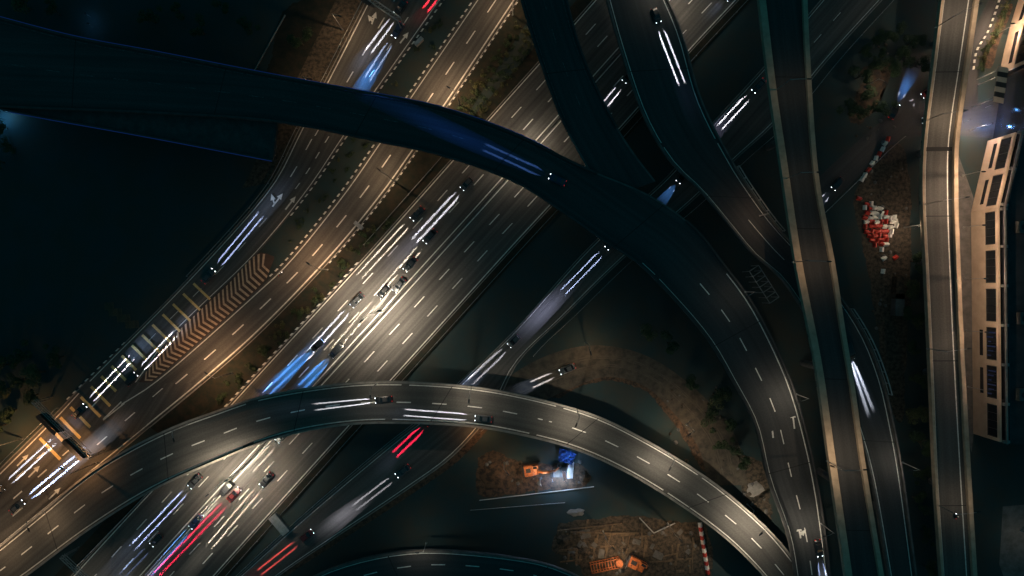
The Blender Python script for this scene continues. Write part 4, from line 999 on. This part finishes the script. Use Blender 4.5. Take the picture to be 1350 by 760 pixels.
# ---------------------------------------------------------------- building site
patch('bare_soil', [(630, 603), (650, 596), (690, 610), (760, 612), (778, 622), (775, 640), (700, 648), (640, 655), (628, 645)], M['soil'], .012, jag=.8)
patch('muddy_yard', [(735, 692), (780, 684), (850, 681), (900, 690), (926, 690), (934, 770), (780, 770), (760, 740), (728, 725)], M['soil2'], .012, jag=.8)
patch('soil_rim', [(706, 516), (740, 500), (775, 490), (815, 488), (860, 500), (900, 535), (935, 590), (952, 618), (930, 622), (905, 585), (880, 548), (845, 512), (800, 503), (760, 512), (735, 524)], M['soil'], .014, jag=.8)
patch('worn_soil', [(368, 165), (392, 166), (372, 205), (356, 240), (352, 215)], M['soil'], .016)
patch('worn_soil', [(1140, 220), (1185, 190), (1200, 260), (1198, 420), (1185, 560), (1160, 460), (1140, 330), (1125, 270)], M['soil2'], .006, jag=1)
patch('muddy_yard', [(1130, 120), (1160, 82), (1178, 88), (1165, 120), (1140, 160), (1120, 160)], M['soil'], .010, jag=1)
patch('top_soil', [(352, 100), (380, 10), (470, 0), (420, 110), (400, 118)], M['verge'], .010, jag=1)
patch('rubble_ground', [(975, 600), (1005, 610), (1012, 700), (985, 680)], M['soil2'], .010, jag=1)
# heaps of spoil
def heap(px, py, sx, sy, sz, m, label):
    q = MB(); n1, n2 = 10, 22; rnd = random.Random(int(px*7+py)); ph = [rnd.uniform(0, 6) for _ in range(4)]
    rings = []
    for i in range(n1+1):
        t = i/n1; rr = math.cos(t*math.pi/2)
        rings.append([(rr*sx*math.cos(a)*(1+.16*math.sin(3*a+ph[0])+.09*math.sin(7*a+ph[1])), rr*sy*math.sin(a)*(1+.15*math.sin(2*a+ph[2])+.1*math.sin(6*a+ph[3])), -.05+sz*(t**1.3)*(1+.1*math.sin(5*a+i)*rr)) for a in [2*math.pi*j/n2 for j in range(n2)]])
    q.loft(rings, cap=False); tag(obj('soil_heap', q, M[m], None, True, P(px, py, 0)), label, 'soil heap', 'heaps of soil on the building site')
heap(655, 628, 5, 4, 1.2, 'soil', 'large brown soil heap left of the orange excavator'); heap(770, 630, 1.6, 1.8, .9, 'soil', 'small soil heap right of the floodlit drilling rig')
heap(744, 712, 2.6, 1.6, .8, 'soil2', 'pale slabby heap at the left corner of the muddy yard'); heap(772, 727, 2, 1.6, 1, 'soil2', 'heap of spoil above the lattice boom')
heap(760, 676, 2.4, 1.2, .6, 'concrete', 'pale cement heap under the work lamp'); heap(1150, 95, 3, 2, .8, 'soil', 'orange earth mound near the turning cars')
heap(860, 712, 2, 1.4, .7, 'soil2', 'earth mound in the middle of the muddy yard'); heap(995, 645, 2.4, 2, .8, 'concrete', 'rubble mound between the two flyovers')
# planks, plates and beams scattered over the yard
rnd = random.Random(3)
q = MB(); q.box((0, 0, .08), (5, .35, .16)); PL = q.mesh('plank', M['timber']); q = MB(); q.box((0, 0, .06), (2.4, 1.8, .12)); PT = q.mesh('steel_plate', M['concrete_dark'])
for i in range(34):
    px, py = rnd.uniform(745, 922), rnd.uniform(700, 755)
    if 770 < px < 870 and py > 728: py -= 30
    o = bpy.data.objects.new('plank', PL); C.collection.objects.link(o); o.location = P(px, py, .012+.002*i); o.rotation_euler = (0, 0, rnd.choice((.02, 1.55, .1, 1.4))+rnd.uniform(-.12, .12)); o.scale = (rnd.uniform(.4, 1.3), rnd.uniform(.7, 2), 1)
    tag(o, 'weathered plank lying in the muddy yard', 'plank', 'planks strewn over the muddy yard')
for i in range(12):
    o = bpy.data.objects.new('steel_plate', PT); C.collection.objects.link(o); o.location = P(rnd.uniform(750, 920), rnd.uniform(700, 735), .1+.01*i); o.rotation_euler = (0, 0, rnd.uniform(0, 3)); s = rnd.uniform(.5, 1.2); o.scale = (s, s*rnd.uniform(.6, 1.2), 1)
    tag(o, 'flat plate lying among planks in the muddy yard', 'plate', 'plates in the muddy yard')
def pipe(a, b, r_, m, label, name='pipe', z=.3, cat='pipe'):
    A3, B3 = P(*a, z), P(*b, z); q = MB(); q.tube((0, 0, 0), B3-A3, r_, n=10); tag(obj(name, q, M[m], None, loc=A3), label, cat)
pipe((632, 660), (783, 642), .13, 'pipe', 'long white pipe below the bare soil and excavator'); pipe((620, 673), (745, 663), .08, 'steel', 'thin grey pipe parallel to the white pipe below the dig')
pipe((735, 700), (820, 690), .18, 'timber', 'pale beam across the top of the muddy yard', 'beam', cat='beam'); pipe((752, 702), (842, 703), .25, 'timber', 'thick timber beam along the middle of the muddy yard', 'beam', cat='beam')
pipe((843, 683), (862, 703), .15, 'steel', 'left strut of the V shaped frame in the yard', 'strut', 1, 'strut'); pipe((862, 703), (890, 690), .15, 'steel', 'right strut of the V shaped frame in the yard', 'strut', 1, 'strut')
pipe((334, 96), (376, 20), .2, 'concrete', 'straight pale boundary rail on the dark ground at top left', 'boundary_rail', .3, 'rail')
pipe((100, 748), (205, 640), .1, 'steel', 'thin rail running down the dark ground below the arching flyover', 'rail', .3, 'rail')
pipe((1167, 630), (1195, 650), .08, 'steel', 'thin cable rail between branch and viaduct', 'rail', 7, 'rail')

def excavator(px, py, rz, label, boom=True):
    r = thing('excavator', label, 'excavator', P(px, py, .02), rz)
    for s in (-1, 1):
        q = MB(); prof = [(-1.9, .25), (-1.6, .02), (1.6, .02), (1.9, .25), (1.9, .6), (1.6, .85), (-1.6, .85), (-1.9, .6)]
        q.loft([[(x, s*1.15+y, z) for x, z in prof] for y in (-.28, .28)]); tk = obj('track', q, M['rubber'], r)
        for k in range(9): q = MB(); q.box((-1.6+k*.4, s*1.15, .875), (.12, .52, .05)); obj('track_shoe', q, M['darksteel'], tk)
    q = MB(); q.box((0, 0, .7), (1.6, 1.8, .4)); q.tube((0, 0, .85), (0, 0, 1.05), .6, n=16); obj('undercarriage', q, M['darksteel'], r)
    q = MB(); q.loft([[(x, y*w_, z) for y, z in ((-1.2, 1.05), (1.2, 1.05), (1.15, zt), (-1.15, zt))] for x, w_, zt in ((-2.1, .85, 1.7), (-1.8, 1, 2.0), (-.1, 1, 2.0), (.2, 1, 1.6), (1.3, .95, 1.45))]); up = obj('upper_body', q, M['orange'], r)
    q = MB(); q.box((-1.0, .1, 2.02), (1.1, .9, .08)); q.tube((-1.3, -.7, 2), (-1.3, -.7, 2.4), .08, n=8); obj('engine_grille', q, M['darksteel'], up)
    q = MB(); q.loft([[(x, y, z) for y, z in ((.35, 1.45), (1.15, 1.45), (1.1, 2.75), (.4, 2.75))] for x in (-.1, 1.35)]); cb = obj('cab', q, M['orange'], r)
    q = MB(); q.box((1.37, .75, 2.15), (.04, .6, .9)); q.box((.65, 1.14, 2.15), (1.1, .06, .8)); q.box((.6, .75, 2.77), (.9, .5, .04)); obj('cab_window', q, M['glass'], cb)
    q = MB(); q.box((-2.1, 0, 1.45), (.5, 2.2, .8)); obj('counterweight', q, M['darksteel'], r)
    if boom:
        q = MB()
        q.loft([[(x, -.35-.18, z-hh), (x, -.35+.18, z-hh), (x, -.35+.18, z+hh), (x, -.35-.18, z+hh)] for x, z, hh in ((.9, 1.6, .2), (2.2, 3.4, .34), (3.4, 3.9, .28), (5.0, 3.3, .2))]); obj('boom', q, M['orange'], r)
        q = MB(); q.loft([[(x, -.35-.14, z-hh), (x, -.35+.14, z-hh), (x, -.35+.14, z+hh), (x, -.35-.14, z+hh)] for x, z, hh in ((4.6, 3.7, .16), (5.1, 3.1, .24), (6.0, 1.0, .12))]); obj('arm', q, M['orange'], r)
        q = MB(); q.loft([[(5.5+.75*t, -.35+yy, .95-.9*math.sin(t*2.6)) for yy in (-.5, .5)]+[(5.6+.7*t, -.35+yy, 1.0-.8*math.sin(t*2.6)) for yy in (.45, -.45)] for t in (0, .25, .5, .75, 1)]); obj('bucket', q, M['darksteel'], r)
        q = MB(); q.tube((1.2, -.35, 1.5), (2.6, -.35, 3.2), .08, n=6); q.tube((2.6, -.35, 4.1), (4.7, -.35, 3.9), .07, n=6); obj('hydraulic_ram', q, M['steel'], r)
    return r
lamp(712, 632, 0, [(-3, -9)], 'added lamp close to the orange excavator', W*.22, (1, .7, .45), h=7, lens='lamp_warm')  # lamp added to brighten the excavator
excavator(702, 618, R(8), 'orange excavator on bare soil beside the blue white floodlight').scale = (1.2, 1.25, 1.2)
lamp(822, 728, 0, [(-5, 8)], 'added lamp above the lattice boom', W*.35, (1, .7, .45), h=8, lens='lamp_warm')  # lamp added to brighten the crawler machine and boom
ex = excavator(840, 742, R(-28), 'orange crawler machine at the bottom beside the lattice boom', boom=False); ex.scale = (1.45, 1.25, 1.2)
# lattice boom lying beside it
lb = thing('lattice_boom', 'orange lattice boom section laid in the yard next to the crawler machine', 'crane boom', P(778, 748, .3), R(12))
for (y, z) in ((-1.2, 0), (1.2, 0), (-1.2, 1.6), (1.2, 1.6)):
    q = MB(); q.tube((0, y, z), (8.2, y, z), .11, n=6); obj('chord', q, M['orange'], lb)
for k in range(11):
    q = MB(); x = k*.8+.1; q.tube((x, -1.2, 1.6), (x+.1, 1.2, 1.6), .12, n=5); q.tube((x, -1.2, 0), (x+.4, -1.2, 1.6), .06, n=5); q.tube((x, 1.2, 0), (x+.4, 1.2, 1.6), .06, n=5); obj('bracing', q, M['orange'], lb)
q = MB(); q.tube((8.0, 0, 1.2), (8.0, 0, 1.9), 1.0, n=18); obj('sheave', q, M['orange'], lb)
# drilling rig with floodlights
rg = thing('drilling_rig', 'drilling rig lit blue white beside the orange excavator', 'drilling rig', P(737, 622, .02), R(0))
q = MB(); q.box((0, 0, .5), (4, 2.6, .7)); obj('chassis', q, M['darksteel'], rg)
q = MB(); q.box((-.8, 0, 1.5), (1.6, 2, 1.3)); obj('cab', q, M['concrete'], rg)
q = MB()
for s in (-.3, .3):
    for t in (-.3, .3): q.tube((1.2+s, t, .8), (1.2+s, t, 9), .06, n=5)
for k in range(8): q.tube((.9, -.3, 1+k), (1.5, -.3, 2+k if k < 7 else 8.8), .04, n=4); q.tube((.9, .3, 1+k), (1.5, .3, 2+k if k < 7 else 8.8), .04, n=4)
obj('mast', q, M['orange'], rg)
for k in range(5): q = MB(); q.tube((2.2+k*.35, -1.8, .3), (2.6+k*.35, 1.8+.2*k, .35), .11, n=8); tag(obj('drill_rod', q, M['pipe'], None, loc=rg.location.copy()), 'white drill rod in the bundle beside the lit drilling rig', 'drill rod', 'drill rods beside the rig')
bluelamp(728, 632, 0, 1500, 'blue work floodlight left of the drilling rig', (.25, .5, 1)); bluelamp(743, 630, 0, 3200, 'white blue work floodlight by the drill rods', (.5, .7, 1))
bluelamp(6, 158, 0, 900, 'blue lamp among the trees at the left edge', (.1, .45, 1)); bluelamp(16, 150, 0, 500, 'second blue lamp among the left edge trees, higher up', (.2, .6, 1))
bluelamp(120, 23, 0, 60, 'faint blue lamp on the dark ground at the top left'); bluelamp(124, 36, 0, 60, 'faint blue lamp just below another at the top left')
# added blue sheet imitating a pool of blue light on the ground
q = MB(); gx = 12
tp = [P(737, 590, 0), P(760, 598, 0), P(753, 612, 0), P(736, 607, 0)]; t0 = P(745, 604, 0)
G2 = [[(tp[0].lerp(tp[1], i/gx)).lerp(tp[3].lerp(tp[2], i/gx), j/gx)-t0+Vector((0, 0, .6+.35*math.sin(i*1.3+j)+.2*math.sin(j*1.7-i))) for j in range(gx+1)] for i in range(gx+1)]
for i in range(gx):
    for j in range(gx): q.quad(G2[i][j], G2[i+1][j], G2[i+1][j+1], G2[i][j+1])
tag(obj('light_sheet', q, M['blue_light_paint'], None, True, t0), 'added blue sheet imitating blue light on the ground under the arching flyover', 'light_sheet')
bluelamp(750, 600, 0, 900, 'floodlight over the added blue sheet', (.3, .55, 1))

# plastic jersey barriers
def barmesh(m):
    q = MB(); pr = [(-.3, 0), (.3, 0), (.3, .12), (.14, .4), (.1, .85), (-.1, .85), (-.14, .4), (-.3, .12)]
    q.loft([[(x, y*1.9, z) for y, z in pr] for x in (-.62, -.55, .55, .62)]); return q.mesh('jersey_barrier', m)
BW, BR = barmesh(M['white_plastic']), barmesh(M['red_plastic'])
def barrier(px, py, rz, red, z=0, label=None, group=None):
    o = bpy.data.objects.new('jersey_barrier', BR if red else BW); C.collection.objects.link(o); o.location = P(px, py, z+.012); o.rotation_euler = (0, 0, rz)
    tag(o, label, 'barrier', group)
rnd = random.Random(11)
outline = [(1140, 270), (1150, 264), (1166, 278), (1183, 286), (1182, 305), (1172, 322), (1165, 335), (1150, 322), (1135, 300)]
def inside(x, y, pg):
    c = False
    for i in range(len(pg)):
        (x1, y1), (x2, y2) = pg[i], pg[i-1]
        if (y1 > y) != (y2 > y) and x < (x2-x1)*(y-y1)/(y2-y1)+x1: c = not c
    return c
for iy in range(13):
    for ix in range(8):
        x = 1134+ix*6.6+(iy % 2)*2; y = 263+iy*6.0
        if inside(x, y, outline):
            white = (1149 < x < 1168 and iy < 5) or (x > 1169) or (iy > 10) or rnd.random() < .10
            barrier(x+rnd.uniform(-1.3, 1.3), y+rnd.uniform(-1.2, 1.2), R(-8)+rnd.choice((0, 0, 1.57))+rnd.uniform(-.3, .3), not white, rnd.choice((0, 0, 0, .5)), 'white plastic barrier packed in the red and white pile' if white else 'red plastic barrier packed in the red and white pile', ('white' if white else 'red')+' barriers in the pile')
for px, py, red, lb in ((1132, 262, 1, 'red barrier apart at the upper left of the barrier pile'), (1149, 272, 0, 'white barrier at the top tip of the pile'), (1165, 341, 0, 'white barrier just below the pile'), (1164, 358, 0, 'lone white barrier furthest below the pile'), (1180, 340, 1, 'lone faded red barrier right below the pile')):
    barrier(px, py, rnd.uniform(0, 3), red, 0, lb, 'stray barriers round the pile')
for i in range(12):
    barrier(923+i*.9, 692+i*5.6, R(98), i % 2, 0, ('red' if i % 2 else 'white')+' barrier in the line closing the right side of the muddy yard', ('red' if i % 2 else 'white')+' barriers lining the muddy yard')
for i in range(9):
    barrier(1172-i*4.6+rnd.uniform(-1.5, 1.5), 184+i*6.6+rnd.uniform(-1.5, 1.5), R(55)+rnd.uniform(-.4, .4), i % 3 == 0, 0, ('red' if i % 3 == 0 else 'white')+' barrier in the row along the narrow street', ('red' if i % 3 == 0 else 'white')+' barriers along the narrow street')
# stacked pallets left of the chevrons (faint pale rows)
r = rnd
q = MB()
for k in range(7): q.box((0, -.9+k*.3, .12), (2.6, .14, .03))
for k in (-1.1, 0, 1.1): q.box((k, 0, .05), (.12, 2, .1))
PM = q.mesh('pallet', M['timber'])
for i in range(7):
    o = bpy.data.objects.new('pallet', PM); C.collection.objects.link(o); o.location = P(144+i*5.5, 404+i*4+(i % 2)*4, 0); o.rotation_euler = (0, 0, R(5)); tag(o, 'pallet lying on the dark field left of the slip road', 'pallet', 'pallets on the dark field')
# loose rocks and lumps
RK = []
for k in range(4):
    q = MB(); rr_ = random.Random(k); rings = []
    for i in range(5):
        t = i/4; rings.append([((math.sin(t*math.pi)*.9+.05)*math.cos(a)*(.6+.15*rr_.random()), (math.sin(t*math.pi)*.9+.05)*math.sin(a)*(.5+.15*rr_.random()), -.15+.55*t+.08*rr_.random()) for a in [2*math.pi*j/8 for j in range(8)]])
    q.loft(rings); RK.append(q.mesh('rock', M['concrete_dark' if k % 2 else 'soil2']))
def rocks(n, box, label, group):
    for i in range(n):
        o = bpy.data.objects.new('rock', RK[i % 4]); C.collection.objects.link(o); o.location = P(rnd.uniform(box[0], box[2]), rnd.uniform(box[1], box[3]), 0); s_ = rnd.uniform(.3, 1.1); o.scale = (s_, s_, s_); o.rotation_euler = (0, 0, rnd.uniform(0, 6)); tag(o, label, 'rock', group)
rocks(60, (742, 688, 925, 756), 'loose lump of rubble in the muddy yard', 'rubble in the muddy yard')
rocks(30, (636, 606, 772, 648), 'loose stone on the bare soil around the orange excavator', 'stones around the excavator')
rocks(40, (1135, 215, 1195, 440), 'loose stone on the worn strip around the barrier pile', 'stones around the barrier pile')
rocks(26, (1125, 60, 1180, 190), 'pale lump of debris near the turning cars', 'debris near the turning cars')
rocks(26, (972, 600, 1010, 690), 'broken concrete lump between the two flyovers', 'rubble between the flyovers')
rocks(30, (880, 500, 960, 620), 'stone along the edge of the dirt loop', 'stones along the dirt loop')
# tyre ruts on the dirt loop
rt = MB()
for u_ in (.30, .36, .58, .64): MM.strip(rt, u_, 0, .3, 4, MM.len-3, .008)
obj('tyre_ruts', rt, mat('churned_mud', (.05, .042, .034), 1, scale=.8, col2=(.085, .07, .052), stretch='world', bump=.8), oM)
# container and site hut lit faintly
def container(px, py, rz, m, label):
    r = thing('shipping_container', label, 'container', P(px, py, 0), rz); q = MB(); q.box((0, 0, 1.3), (6, 2.4, 2.6))
    for k in range(20): q.box((-2.85+k*.3, 0, 1.3), (.1, 2.48, 2.4))
    obj('body', q, m, r)
    for s in (-1, 1): q = MB(); q.box((3.03, s*.58, 1.3), (.05, 1.1, 2.4)); obj('door', q, m, r)
container(1181, 380, R(86), M['soil'], 'rust brown container below the barrier pile left of the viaduct')
container(1180, 402, R(88), M['concrete_dark'], 'grey container below the rust brown one')
